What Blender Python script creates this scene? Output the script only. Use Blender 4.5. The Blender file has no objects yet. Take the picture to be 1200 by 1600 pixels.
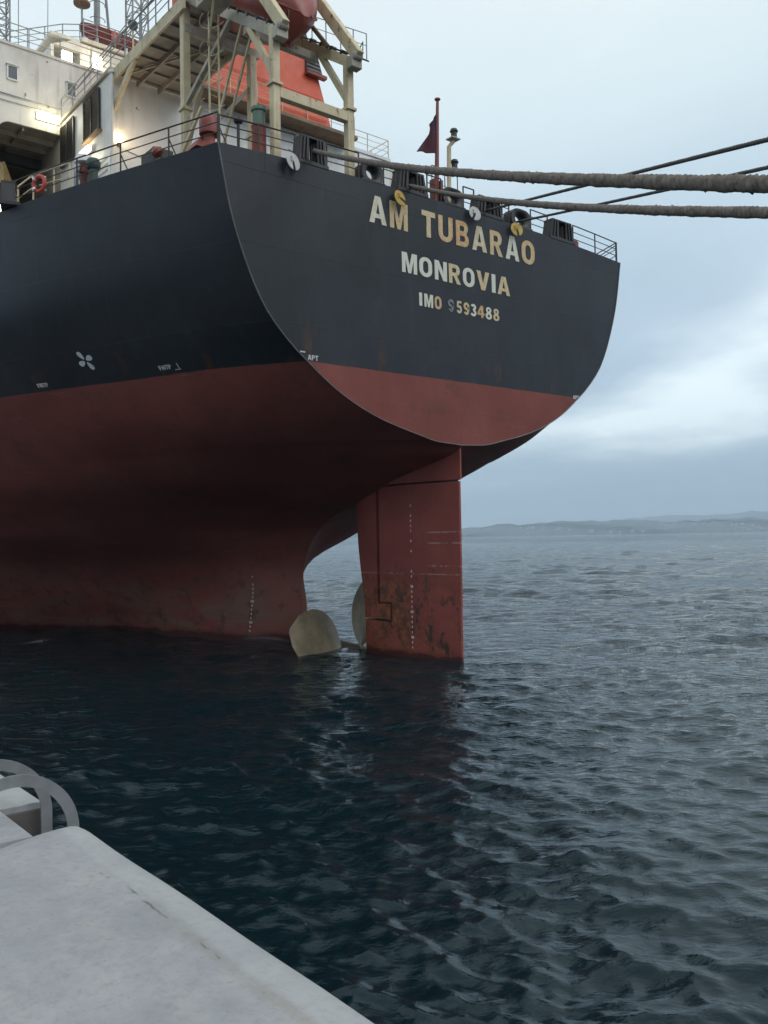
import bpy, bmesh, math, random
import numpy as np
from mathutils import Vector, Matrix
R = math.radians
random.seed(7); rng = np.random.default_rng(7)
SC = bpy.context.scene
COL = SC.collection

# ------------------------------------------------------------------ camera
cd = bpy.data.cameras.new('camera'); cam = bpy.data.objects.new('camera', cd); COL.objects.link(cam)
cd.sensor_fit = 'VERTICAL'; cd.sensor_height = 36.0; cd.sensor_width = 27.0
cd.lens = 1385.0/1600.0*36.0
cd.clip_start = 0.1; cd.clip_end = 40000
EYE = Vector((0, 0, 4.75))
cam.matrix_world = Matrix.Translation(EYE) @ Matrix.Rotation(R(90+1.65), 4, 'X') @ Matrix.Rotation(R(-0.955), 4, 'Z')
SC.camera = cam

# ------------------------------------------------------------------ view, sky, sun
SC.view_settings.view_transform = 'Standard'
try: SC.view_settings.look = 'None'
except Exception: pass
SC.view_settings.exposure = 0.0; SC.view_settings.gamma = 1.0
SC.view_settings.use_curve_mapping = False
SC.cycles.use_denoising = True
SC.cycles.max_bounces = 6; SC.cycles.volume_bounces = 1
SC.cycles.sample_clamp_indirect = 4.0
SUN_EL, SUN_AZ = R(45), R(120)          # azimuth clockwise from +Y
W = bpy.data.worlds.new('World'); SC.world = W; W.use_nodes = True
def srgb(r, g, b):
    f = lambda c: (c/255/12.92) if c/255 <= 0.04045 else ((c/255+0.055)/1.055)**2.4
    return (f(r), f(g), f(b), 1)
def build_sky():
    nt = W.node_tree; N = nt.nodes; L = nt.links; N.clear()
    out = N.new('ShaderNodeOutputWorld'); bg = N.new('ShaderNodeBackground'); bg.inputs[1].default_value = 0.1
    L.new(bg.outputs[0], out.inputs[0])
    sky = N.new('ShaderNodeTexSky'); sky.sky_type = 'NISHITA'; sky.sun_disc = False
    sky.sun_elevation = SUN_EL; sky.sun_rotation = SUN_AZ
    tc = N.new('ShaderNodeTexCoord'); sep = N.new('ShaderNodeSeparateXYZ'); L.new(tc.outputs['Generated'], sep.inputs[0])
    zc = N.new('ShaderNodeMath'); zc.operation = 'MAXIMUM'; L.new(sep.outputs[2], zc.inputs[0]); zc.inputs[1].default_value = 0.0
    zp = N.new('ShaderNodeMath'); zp.operation = 'ADD'; L.new(zc.outputs[0], zp.inputs[0]); zp.inputs[1].default_value = 0.16
    # cloud deck seen in perspective: direction / (height + c)
    cmb = N.new('ShaderNodeCombineXYZ')
    for i in (0, 1):
        d = N.new('ShaderNodeMath'); d.operation = 'DIVIDE'; L.new(sep.outputs[i], d.inputs[0]); L.new(zp.outputs[0], d.inputs[1]); L.new(d.outputs[0], cmb.inputs[i])
    mp = N.new('ShaderNodeMapping'); L.new(cmb.outputs[0], mp.inputs[0]); mp.inputs['Location'].default_value = (15.0, 15.0, 0); mp.inputs['Rotation'].default_value = (0, 0, R(25))
    n1 = N.new('ShaderNodeTexNoise'); L.new(mp.outputs[0], n1.inputs[0]); n1.inputs['Scale'].default_value = 0.62; n1.inputs['Detail'].default_value = 6; n1.inputs['Roughness'].default_value = 0.5; n1.inputs['Distortion'].default_value = 0.25
    # base overcast gradient by height of the view direction
    gr = N.new('ShaderNodeValToRGB'); L.new(zc.outputs[0], gr.inputs[0]); e = gr.color_ramp.elements
    stops = [(0.0, (152,175,192)), (0.05, (164,187,205)), (0.10, (178,199,216)), (0.2, (190,210,227)), (0.33, (208,227,239)), (0.45, (226,241,246)), (0.62, (238,248,251)), (1.0, (240,249,252))]
    e[0].position, e[0].color = stops[0][0], srgb(*stops[0][1]); e[1].position, e[1].color = stops[-1][0], srgb(*stops[-1][1])
    for p_, c_ in stops[1:-1]:
        q = e.new(p_); q.color = srgb(*c_)
    # cloud brightness: lift gaps, deepen bellies
    cr = N.new('ShaderNodeValToRGB'); L.new(n1.outputs[0], cr.inputs[0]); ce = cr.color_ramp.elements
    ce[0].position, ce[0].color = 0.30, (0.78, 0.83, 0.865, 1); ce[1].position, ce[1].color = 0.66, (1.95, 1.76, 1.54, 1)
    m = ce.new(0.50); m.color = (0.97, 0.985, 0.995, 1); m2 = ce.new(0.565); m2.color = (1.24, 1.20, 1.14, 1)
    # the relief of the cloud deck is lost towards the zenith
    fade = N.new('ShaderNodeMapRange'); L.new(zc.outputs[0], fade.inputs[0]); fade.inputs[1].default_value = 0.3; fade.inputs[2].default_value = 0.55; fade.inputs[3].default_value = 1.0; fade.inputs[4].default_value = 0.25
    low = N.new('ShaderNodeMapRange'); L.new(zc.outputs[0], low.inputs[0]); low.inputs[1].default_value = 0.0; low.inputs[2].default_value = 0.10; low.inputs[3].default_value = 0.25; low.inputs[4].default_value = 1.0
    fm = N.new('ShaderNodeMath'); fm.operation = 'MULTIPLY'; L.new(fade.outputs[0], fm.inputs[0]); L.new(low.outputs[0], fm.inputs[1])
    mul = N.new('ShaderNodeMix'); mul.data_type = 'RGBA'; mul.blend_type = 'MULTIPLY'; L.new(fm.outputs[0], mul.inputs[0]); L.new(gr.outputs[0], mul.inputs[6]); L.new(cr.outputs[0], mul.inputs[7])
    sc10 = N.new('ShaderNodeVectorMath'); sc10.operation = 'SCALE'; L.new(mul.outputs[2], sc10.inputs[0]); sc10.inputs['Scale'].default_value = 10.9
    mx = N.new('ShaderNodeMix'); mx.data_type = 'RGBA'; mx.inputs[0].default_value = 0.94; L.new(sky.outputs[0], mx.inputs[6]); L.new(sc10.outputs[0], mx.inputs[7])
    L.new(mx.outputs[2], bg.inputs[0])
build_sky()
sl = bpy.data.lights.new('sun', 'SUN'); sl.energy = 0.95; sl.angle = R(40); sl.color = (1.0, 0.97, 0.93)
so = bpy.data.objects.new('sun', sl); COL.objects.link(so)
sd = Vector((math.sin(SUN_AZ)*math.cos(SUN_EL), math.cos(SUN_AZ)*math.cos(SUN_EL), math.sin(SUN_EL)))
so.rotation_euler = sd.to_track_quat('Z', 'Y').to_euler(); so.location = sd*200

# ------------------------------------------------------------------ materials
class NT:
    def __init__(s, name):
        s.m = bpy.data.materials.new(name); s.m.use_nodes = True
        s.t = s.m.node_tree; s.N = s.t.nodes; s.L = s.t.links
        s.b = s.N['Principled BSDF']; s.out = s.N['Material Output']
        s.tc = s.N.new('ShaderNodeTexCoord')
    def val(s, sock, v):
        if hasattr(v, 'links'): s.L.new(v, sock)
        else: sock.default_value = v
    def noise(s, scale, detail=4, rough=.55, mapscale=None, dist=0, src=None):
        n = s.N.new('ShaderNodeTexNoise'); n.inputs['Scale'].default_value = scale; n.inputs['Detail'].default_value = detail
        n.inputs['Roughness'].default_value = rough; n.inputs['Distortion'].default_value = dist
        v = src or s.tc.outputs['Object']
        if mapscale:
            mp = s.N.new('ShaderNodeMapping'); mp.inputs['Scale'].default_value = mapscale; s.L.new(v, mp.inputs[0]); v = mp.outputs[0]
        s.L.new(v, n.inputs[0]); return n.outputs[0]
    def ramp(s, fac, a, b, lo=0., hi=1.):
        n = s.N.new('ShaderNodeMapRange'); n.interpolation_type = 'SMOOTHSTEP'; s.L.new(fac, n.inputs[0])
        n.inputs[1].default_value = a; n.inputs[2].default_value = b; n.inputs[3].default_value = lo; n.inputs[4].default_value = hi
        return n.outputs[0]
    def math(s, op, a, b=0.):
        n = s.N.new('ShaderNodeMath'); n.operation = op; s.val(n.inputs[0], a); s.val(n.inputs[1], b); return n.outputs[0]
    def mix(s, fac, a, b, mode='MIX'):
        n = s.N.new('ShaderNodeMix'); n.data_type = 'RGBA'; n.blend_type = mode; s.val(n.inputs[0], fac)
        s.val(n.inputs[6], a); s.val(n.inputs[7], b); return n.outputs[2]
    def bump(s, h, strength=.3, dist=.02, prev=None):
        n = s.N.new('ShaderNodeBump'); n.inputs['Strength'].default_value = strength; n.inputs['Distance'].default_value = dist
        s.L.new(h, n.inputs['Height'])
        if prev: s.L.new(prev, n.inputs['Normal'])
        return n.outputs[0]
    def set(s, **k):
        for a, v in k.items(): s.val(s.b.inputs[a.replace('_', ' ')], v)
        return s.m
    def sep(s):
        n = s.N.new('ShaderNodeSeparateXYZ'); s.L.new(s.tc.outputs['Object'], n.inputs[0]); return n.outputs
RUST = (.115, .040, .016, 1); RUST2 = (.22, .09, .03, 1)
def c4(c): return (c[0], c[1], c[2], 1)
def paint(name, col, rough=.5, var=.2, rust=.0, streak=.0, dirt=.0, scale=1., metal=0., bump=.15):
    """weathered paint: tonal variation, rust spots, vertical rust streaks, grime"""
    n = NT(name); col = c4(col)
    v = n.noise(1.3*scale, 6, .6)
    dk = tuple(c*(1-var) for c in col[:3])+(1,); lt = tuple(min(1, c*(1+var)) for c in col[:3])+(1,)
    c = n.mix(n.ramp(v, .3, .7), dk, lt)
    if dirt: c = n.mix(n.math('MULTIPLY', n.ramp(n.noise(.8*scale, 5, .65, (1, 1, .35)), .45, .75), dirt), c, (.10, .085, .065, 1))
    if streak: c = n.mix(n.math('MULTIPLY', n.ramp(n.noise(2.2*scale, 5, .6, (3, 3, .22)), .53, .70), streak), c, RUST2)
    if rust:
        r = n.ramp(n.noise(3.1*scale, 8, .68), .68-.22*rust, .74-.16*rust)
        c = n.mix(r, c, n.mix(n.noise(9*scale, 3), RUST, RUST2))
    b = n.bump(n.noise(14*scale, 5), bump, .01)
    return n.set(Base_Color=c, Roughness=n.ramp(n.noise(5*scale, 3), .2, .8, max(.05, rough-.1), min(1, rough+.12)), Metallic=metal, Normal=b)
def emit(name, col, s):
    n = NT(name); return n.set(Base_Color=(.8, .8, .8, 1), Emission_Color=c4(col), Emission_Strength=s)

def hull_paint():
    n = NT('hull_paint'); x, y, z = n.sep()
    # boundary between topside black and bottom red, very slightly uneven
    edge = n.math('ADD', z, n.math('MULTIPLY', n.math('SUBTRACT', n.noise(2.5, 4), .5), .05))
    top = n.ramp(edge, 10.56, 10.59)
    st = n.noise(1.1, 8, .72, (1.6, 1.6, .16), .8)                      # rain streaks down the plate
    big = n.noise(.28, 5, .6)
    blk = n.mix(n.ramp(big, .3, .7), (.0135, .0165, .0225, 1), (.0235, .028, .036, 1))
    blk = n.mix(n.math('MULTIPLY', n.ramp(st, .52, .76), .30), blk, (.062, .07, .074, 1))
    blk = n.mix(n.math('MULTIPLY', n.ramp(n.noise(.9, 6, .7, (1, 1, .5)), .56, .70), .35), blk, (.045, .05, .045, 1))
    # rust weeping just above the boot line
    nb = n.math('MULTIPLY', n.ramp(z, 12.2, 10.6), n.ramp(n.noise(.75, 6, .7, (1.6, 1.6, .5)), .57, .68))
    blk = n.mix(nb, blk, (.085, .035, .018, 1))
    red = n.mix(n.ramp(big, .3, .7), (.185, .046, .036, 1), (.245, .068, .053, 1))
    red = n.mix(n.math('MULTIPLY', n.ramp(st, .48, .74), .35), red, (.14, .045, .032, 1))
    red = n.mix(n.math('MULTIPLY', n.ramp(n.noise(.55, 8, .74, (1, 1, 1.5)), .50, .66), .55), red, (.115, .045, .034, 1))
    scf = n.ramp(n.noise(1.3, 7, .75, (.35, .35, 3.2)), .62, .68)
    red = n.mix(n.math('MULTIPLY', scf, .5), red, (.30, .14, .105, 1))
    wash = n.math('MULTIPLY', n.ramp(z, 4.6, 1.2), n.ramp(n.noise(.7, 7, .68, (.5, .5, 1.6)), .40, .62))
    red = n.mix(n.math('MULTIPLY', wash, .55), red, (.16, .12, .085, 1))  # slime and worn antifouling in the draught belt
    chip = n.math('MULTIPLY', n.ramp(z, 6.5, .8), n.ramp(n.noise(1.4, 9, .74), .53, .60))
    red = n.mix(n.math('MULTIPLY', chip, .8), red, (.095, .040, .024, 1))
    wet = n.ramp(n.math('ADD', z, n.math('MULTIPLY', n.noise(.8, 3), .5)), .75, .35)
    red = n.mix(wet, red, (.06, .018, .016, 1))
    c = n.mix(top, red, blk)
    # welded plate seams: faint raised lines
    br = n.N.new('ShaderNodeTexBrick'); br.inputs['Scale'].default_value = 1; br.inputs['Mortar Size'].default_value = .012; br.inputs['Mortar Smooth'].default_value = 1
    br.inputs['Brick Width'].default_value = 8.5; br.inputs['Row Height'].default_value = 2.35
    cb = n.N.new('ShaderNodeCombineXYZ'); n.L.new(n.math('ADD', x, y), cb.inputs[0]); n.L.new(z, cb.inputs[1]); n.L.new(cb.outputs[0], br.inputs[0])
    b1 = n.bump(br.outputs['Fac'], .6, .014)
    b2 = n.bump(n.noise(.45, 2, .4), .5, .06, b1)                    # hungry-horse plating
    b3 = n.bump(n.noise(9, 5), .15, .006, b2)
    rough = n.mix(top, (.62, .62, .62, 1), (.44, .44, .44, 1))
    rough = n.mix(wet, rough, (.12, .12, .12, 1))
    return n.set(Base_Color=c, Roughness=rough, Normal=b3, Specular_IOR_Level=.32)
def rudder_paint():
    n = NT('rudder_paint'); x, y, z = n.sep()
    big = n.noise(.5, 6, .6)
    c = n.mix(n.ramp(big, .3, .7), (.225, .042, .033, 1), (.31, .066, .050, 1))
    lo = n.ramp(z, 3.9, 2.9)
    lo = n.math('ADD', lo, .12)
    zone = n.math('ADD', n.math('MULTIPLY', n.ramp(x, 2.4, 3.4), n.ramp(z, 3.4, 2.2)), .36); lo = n.math('MULTIPLY', lo, zone)
    ru = n.math('MULTIPLY', lo, n.ramp(n.noise(1.15, 8, .72, (1, 1, .7)), .42, .56))
    c = n.mix(ru, c, n.mix(n.ramp(n.noise(3.5, 6, .7), .35, .65), (.085, .026, .014, 1), (.30, .088, .034, 1)))
    dk = n.math('MULTIPLY', n.math('ADD', n.ramp(z, 4.5, 1.0), .25), n.ramp(n.noise(2.0, 7, .72, (1, 1, .55)), .55, .62))
    c = n.mix(n.math('MULTIPLY', dk, .85), c, (.05, .025, .018, 1))
    # old waterline scratches
    sc = n.math('MULTIPLY', n.ramp(n.math('ABSOLUTE', n.math('SUBTRACT', z, 3.30)), .035, .012), n.ramp(n.noise(1.7, 6, .75, (1, 1, 2)), .47, .55))
    c = n.mix(n.math('MULTIPLY', sc, .55), c, (.42, .33, .29, 1))
    aft = n.ramp(x, 1.9, 1.5)
    for zz, th, ns in ((4.92, .46, 2.6), (4.50, .43, 1.9), (3.62, .50, 3.7)):
        s2 = n.math('MULTIPLY', n.math('MULTIPLY', n.ramp(n.math('ABSOLUTE', n.math('SUBTRACT', z, zz)), .04, .012), aft), n.ramp(n.noise(ns, 6, .75, (1.3, 1, 2)), th, th+.08))
        c = n.mix(n.math('MULTIPLY', s2, .6), c, (.45, .36, .32, 1))
    wet = n.ramp(n.math('ADD', z, n.math('MULTIPLY', n.noise(1.2, 3), .4)), .55, .25)
    c = n.mix(wet, c, (.07, .02, .016, 1))
    b = n.bump(n.noise(7, 7, .65), .45, .012)
    return n.set(Base_Color=c, Roughness=n.mix(wet, (.6, .6, .6, 1), (.12, .12, .12, 1)), Normal=b)
def letter_paint():
    n = NT('letter_paint'); oi = n.N.new('ShaderNodeObjectInfo')
    st = n.noise(1.0, 5, .6, (5, 5, 1.1))
    k = n.math('ADD', n.math('MULTIPLY', st, .8), n.math('MULTIPLY', n.math('SUBTRACT', oi.outputs['Random'], .5), .46))
    c = n.mix(n.ramp(k, .25, .47), (.68, .67, .58, 1), (.62, .48, .27, 1))
    c = n.mix(n.ramp(k, .48, .70), c, (.56, .28, .11, 1))
    c = n.mix(n.ramp(n.noise(6, 6, .7), .62, .70), c, (.26, .19, .13, 1))
    return n.set(Base_Color=c, Roughness=.6)
def concrete():
    n = NT('weathered_concrete'); x, y, z = n.sep()
    a = n.noise(1.6, 8, .70); f = n.noise(24, 6, .7)
    c = n.mix(n.ramp(a, .3, .7), (.25, .253, .27, 1), (.345, .343, .352, 1))
    c = n.mix(n.math('MULTIPLY', n.ramp(n.noise(3.2, 6, .7), .5, .75), .35), c, (.36, .34, .28, 1))
    c = n.mix(n.math('MULTIPLY', n.ramp(f, .45, .72), .55), c, (.21, .21, .21, 1))
    sp = n.ramp(n.noise(46, 2, .5), .70, .74)
    c = n.mix(n.math('MULTIPLY', sp, .3), c, (.10, .09, .08, 1))
    # crack with stain along the edge beam, 0.33 m inland of the arris
    wob = n.math('MULTIPLY', n.math('SUBTRACT', n.noise(2.6, 6, .7), .5), .09)
    d = n.math('ABSOLUTE', n.math('ADD', n.math('SUBTRACT', y, 21.68), wob))
    seg = n.ramp(n.noise(.9, 3, .6, (1, .2, .2)), .44, .60)
    c = n.mix(n.math('MULTIPLY', n.math('MULTIPLY', n.ramp(d, .05, .008), seg), .30), c, (.22, .19, .14, 1))
    c = n.mix(n.math('MULTIPLY', n.math('MULTIPLY', n.ramp(d, .009, .003), n.ramp(n.noise(5, 4), .50, .62)), .7), c, (.08, .07, .055, 1))
    band = n.ramp(y, 21.67, 21.62)
    c = n.mix(n.math('MULTIPLY', band, .28), c, (.42, .43, .43, 1))
    tide = n.ramp(n.math('ADD', z, n.math('MULTIPLY', n.noise(1.5, 4), .6)), 2.2, 1.2)
    c = n.mix(tide, c, (.045, .05, .04, 1))
    b = n.bump(f, .35, .006); b = n.bump(a, .25, .015, b)
    return n.set(Base_Color=c, Roughness=.86, Normal=b)
def water_mat():
    n = NT('sea_water')
    geo = n.N.new('ShaderNodeNewGeometry'); P = geo.outputs['Position']
    h1 = n.noise(2.2, 5, .6, (1.0, 1.7, 1), .6, P); h2 = n.noise(7.5, 4, .6, (1, 1.6, 1), .5, P); h3 = n.noise(.55, 4, .6, (1, 1.6, 1), .3, P)
    ch = n.N.new('ShaderNodeAttribute'); ch.attribute_name = 'chop'; k = ch.outputs['Fac']   # waves finer than the mesh can carry out there
    b = n.bump(n.math('MULTIPLY', h1, n.math('ADD', .10, n.math('MULTIPLY', k, .9))), .85, .20)
    b = n.bump(n.math('MULTIPLY', h2, n.math('ADD', .45, n.math('MULTIPLY', k, .4))), .30, .035, b)
    b = n.bump(n.math('MULTIPLY', h3, k), .85, .70, b)
    fo = n.N.new('ShaderNodeAttribute'); fo.attribute_name = 'foam'
    fl = n.noise(5, 10, .82, (1, 1.3, 1), 1.2, P)
    thr = n.math('SUBTRACT', .86, n.math('MULTIPLY', fo.outputs['Fac'], .42))
    foam = n.ramp(n.math('SUBTRACT', fl, thr), .0, .05)
    c = n.mix(foam, (.0022, .0125, .0170, 1), (.55, .60, .60, 1))
    ro = n.mix(foam, (.035, .035, .035, 1), (.8, .8, .8, 1))
    return n.set(Base_Color=c, Roughness=ro, IOR=1.333, Normal=b, Specular_Tint=(.75, .91, 1, 1))
def rope_mat(name, a, b_):
    n = NT(name)
    c = n.mix(n.ramp(n.noise(9, 7, .7), .3, .7), c4(a), c4(b_))
    c = n.mix(n.math('MULTIPLY', n.ramp(n.noise(40, 4, .6), .55, .7), .5), c, (.20, .17, .14, 1))
    return n.set(Base_Color=c, Roughness=.95, Normal=n.bump(n.noise(70, 5, .7), .6, .01))
def hill_mat():
    n = NT('wooded_shore')
    c = n.mix(n.ramp(n.noise(.012, 6, .7), .35, .65), (.022, .034, .030, 1), (.05, .06, .05, 1))
    c = n.mix(n.ramp(n.noise(.05, 5, .7, (1, 1, .4)), .60, .66), c, (.13, .13, .12, 1))
    return n.set(Base_Color=c, Roughness=.9)

M = dict(
 hull=hull_paint(), rudder=rudder_paint(), letter=letter_paint(), concrete=concrete(), water=water_mat(),
 mark=paint('mark_white', (.62, .60, .56), .6, .1, .35, scale=2), symbol=paint('symbol_white', (.68, .70, .72), .6, .06),
 cream=paint('cream_paint', (.60, .50, .32), .5, .12, .35, .55, .25), cream2=paint('dusty_cream', (.42, .38, .31), .6, .15, .3, .3, .5),
 white=paint('white_paint', (.80, .785, .765), .5, .06, .05, .18, .18, .6), offwhite=paint('stained_white', (.76, .72, .64), .5, .09, .12, .35, .35, .5),
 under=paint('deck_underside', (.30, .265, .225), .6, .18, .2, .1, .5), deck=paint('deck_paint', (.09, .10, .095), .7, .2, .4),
 black=paint('black_steel', (.022, .022, .025), .5, .3, .25, .1), rail=paint('dark_rail_paint', (.040, .034, .032), .55, .3, .4, .1, 0, 3),
 grey=paint('grey_steel', (.30, .31, .32), .5, .15, .2, .2), galv=paint('galvanised', (.21, .215, .225), .6, .16, .12, 0, .3, 4, .15),
 red=paint('faded_red', (.24, .055, .042), .55, .15, .25, .1, .2), boat=paint('boat_red', (.27, .050, .037), .38, .12, .04, .05, .2), orange=paint('funnel_red', (.64, .088, .030), .45, .08, .02, .1, .12, .6),
 louvre=paint('louvre_dark', (.055, .050, .044), .6, .3, .2, .2), brown=paint('rusty_brown', (.24, .155, .095), .65, .25, .5, .5, .4),
 green=paint('green_paint', (.10, .17, .125), .5, .15, .2, .2), dkgreen=paint('dark_green', (.040, .062, .058), .5, .2, .2, .2), yellow=paint('yellow_paint', (.52, .33, .05), .5, .12, .35, .3, .1, 2), disc=paint('chalky_white', (.52, .50, .48), .6, .1, .15, .1, .2, 2),
 bronze=paint('propeller_bronze', (.25, .205, .135), .45, .30, .0, .0, .5, .8, .25, .15), glass=paint('window_glass', (.05, .065, .08), .12, .1),
 buoy=paint('buoy_red', (.50, .06, .035), .45, .1, .0, 0, .1), flagred=paint('flag_cloth', (.062, .015, .022), .85, .3), flagblue=paint('flag_canton', (.022, .025, .06), .85, .2),
 tan=paint('machine_tan', (.42, .31, .15), .6, .2, .3, .2, .3), rope=rope_mat('old_rope', (.085, .070, .060), (.20, .17, .145)), wire=rope_mat('dark_rope', (.060, .060, .064), (.105, .10, .10)),
 hill=hill_mat(), house=paint('far_house_wall', (.22, .22, .21), .8, .1),
 tube=emit('tube_light', (1.0, .93, .62), 14), flood=emit('flood_light', (1.0, .96, .78), 18), bulk=emit('bulkhead_light', (1.0, .72, .36), 16),
)

# ------------------------------------------------------------------ mesh builder
class MB:
    def __init__(s): s.v = []; s.f = []
    def add(s, v, f):
        o = len(s.v); s.v += [tuple(p) for p in v]; s.f += [tuple(i+o for i in q) for q in f]; return s
    def box(s, x0, x1, y0, y1, z0, z1):
        v = [(x, y, z) for z in (z0, z1) for y in (y0, y1) for x in (x0, x1)]
        return s.add(v, [(0,2,3,1), (4,5,7,6), (0,1,5,4), (2,6,7,3), (0,4,6,2), (1,3,7,5)])
    def bar(s, p0, p1, w, h, up=(0, 0, 1)):
        p0, p1 = Vector(p0), Vector(p1); d = (p1-p0).normalized(); up = Vector(up)
        if abs(d.dot(up)) > .98: up = Vector((1, 0, 0))
        a = d.cross(up).normalized()*w/2; b = a.cross(d).normalized()*h/2
        v = [p+i*a+j*b for p in (p0, p1) for i, j in ((-1,-1), (1,-1), (1,1), (-1,1))]
        return s.add(v, [(3,2,1,0), (4,5,6,7), (0,1,5,4), (1,2,6,5), (2,3,7,6), (3,0,4,7)])
    def tube(s, pts, r, n=8, closed=False):
        pts = [Vector(p) for p in pts]; k = len(pts); rr = r if hasattr(r, '__len__') else [r]*k; v = []; prev = None
        for i, p in enumerate(pts):
            a = pts[(i-1) % k] if (i or closed) else p; b = pts[(i+1) % k] if (i < k-1 or closed) else p
            d = (b-a).normalized()
            if prev is None: prev = d.orthogonal().normalized()
            u = (prev-d*prev.dot(d)).normalized(); prev = u; w = d.cross(u)
            v += [p+(u*math.cos(t)+w*math.sin(t))*rr[i] for t in [2*math.pi*j/n for j in range(n)]]
        f = []
        for i in range(k if closed else k-1):
            for j in range(n):
                a, b = i*n, ((i+1) % k)*n; f.append((a+j, a+(j+1) % n, b+(j+1) % n, b+j))
        if not closed: f += [tuple(range(n-1, -1, -1)), tuple(range((k-1)*n, k*n))]
        return s.add(v, f)
    def lathe(s, prof, c, axis=(0, 0, 1), n=20):
        ax = Vector(axis).normalized(); u = ax.orthogonal().normalized(); w = ax.cross(u); c = Vector(c); v = []
        for r, h in prof: v += [c+ax*h+(u*math.cos(2*math.pi*j/n)+w*math.sin(2*math.pi*j/n))*max(r, .001) for j in range(n)]
        f = [(i*n+j, i*n+(j+1) % n, (i+1)*n+(j+1) % n, (i+1)*n+j) for i in range(len(prof)-1) for j in range(n)]
        f += [tuple(range(n-1, -1, -1)), tuple(range((len(prof)-1)*n, len(prof)*n))]
        return s.add(v, f)
    def prism(s, a, b):
        """two equal polygons joined into a solid"""
        k = len(a); f = [tuple(range(k-1, -1, -1)), tuple(range(k, 2*k))]
        f += [(i, (i+1) % k, k+(i+1) % k, k+i) for i in range(k)]
        return s.add(list(a)+list(b), f)
    def grid(s, rows):
        n = len(rows[0]); v = [p for r in rows for p in r]
        return s.add(v, [(i*n+j, i*n+j+1, (i+1)*n+j+1, (i+1)*n+j) for i in range(len(rows)-1) for j in range(n-1)])
    def mesh(s, name, mats, smooth=None):
        me = bpy.data.meshes.new(name); me.from_pydata(s.v, [], s.f)
        for m in (mats if isinstance(mats, (list, tuple)) else [mats]): me.materials.append(m)
        bm = bmesh.new(); bm.from_mesh(me); bmesh.ops.recalc_face_normals(bm, faces=bm.faces); bm.to_mesh(me); bm.free()
        if smooth is not None:
            me.polygons.foreach_set('use_smooth', [True]*len(me.polygons))
            try: me.set_sharp_from_angle(angle=R(smooth))
            except Exception: pass
        me.update(); return me
def link(name, me, parent=None, loc=None, rot=None):
    o = bpy.data.objects.new(name, me); COL.objects.link(o)
    if parent: o.parent = parent
    if loc is not None: o.location = loc
    if rot is not None: o.rotation_euler = rot
    return o
def part(name, mb, mat, parent=None, smooth=None, bevel=0, loc=None, rot=None):
    o = link(name, mb.mesh(name, mat, smooth), parent, loc, rot)
    if bevel:
        b = o.modifiers.new('bevel', 'BEVEL'); b.width = bevel; b.segments = 2; b.limit_method = 'ANGLE'; b.angle_limit = R(40)
    return o
def tag(o, label=None, cat=None, group=None, kind=None):
    for k, v in (('label', label), ('category', cat), ('group', group), ('kind', kind)):
        if v: o[k] = v
    return o
def pchip(x, y):
    x = np.asarray(x, float); y = np.asarray(y, float); h = np.diff(x); d = np.diff(y)/h; m = np.zeros(len(x))
    if len(x) > 2:
        for i in range(1, len(x)-1):
            if d[i-1]*d[i] > 0:
                w1, w2 = 2*h[i]+h[i-1], h[i]+2*h[i-1]; m[i] = (w1+w2)/(w1/d[i-1]+w2/d[i])
    m[0], m[-1] = d[0], d[-1]
    def f(q):
        q = np.clip(np.asarray(q, float), x[0], x[-1]); i = np.clip(np.searchsorted(x, q)-1, 0, len(h)-1); t = (q-x[i])/h[i]
        return (2*t**3-3*t**2+1)*y[i]+(t**3-2*t**2+t)*h[i]*m[i]+(-2*t**3+3*t**2)*y[i+1]+(t**3-t**2)*h[i]*m[i+1]
    return f

# ------------------------------------------------------------------ the ship: local x forward of the transom, y to port, z above the water
HEAD = R(129.2)
ship = bpy.data.objects.new('cargo_ship', None); COL.objects.link(ship)
ship.location = (2.97, 33.3, 0); ship.rotation_euler = (0, 0, HEAD); ship.empty_display_size = 2
tag(ship, 'large bulk carrier moored stern-on, black and red hull with its rudder out of the water', 'ship')
SHIPM = Matrix.Translation((2.97, 33.3, 0)) @ Matrix.Rotation(HEAD, 4, 'Z')
def S(*p): return SHIPM @ Vector(p)

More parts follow.
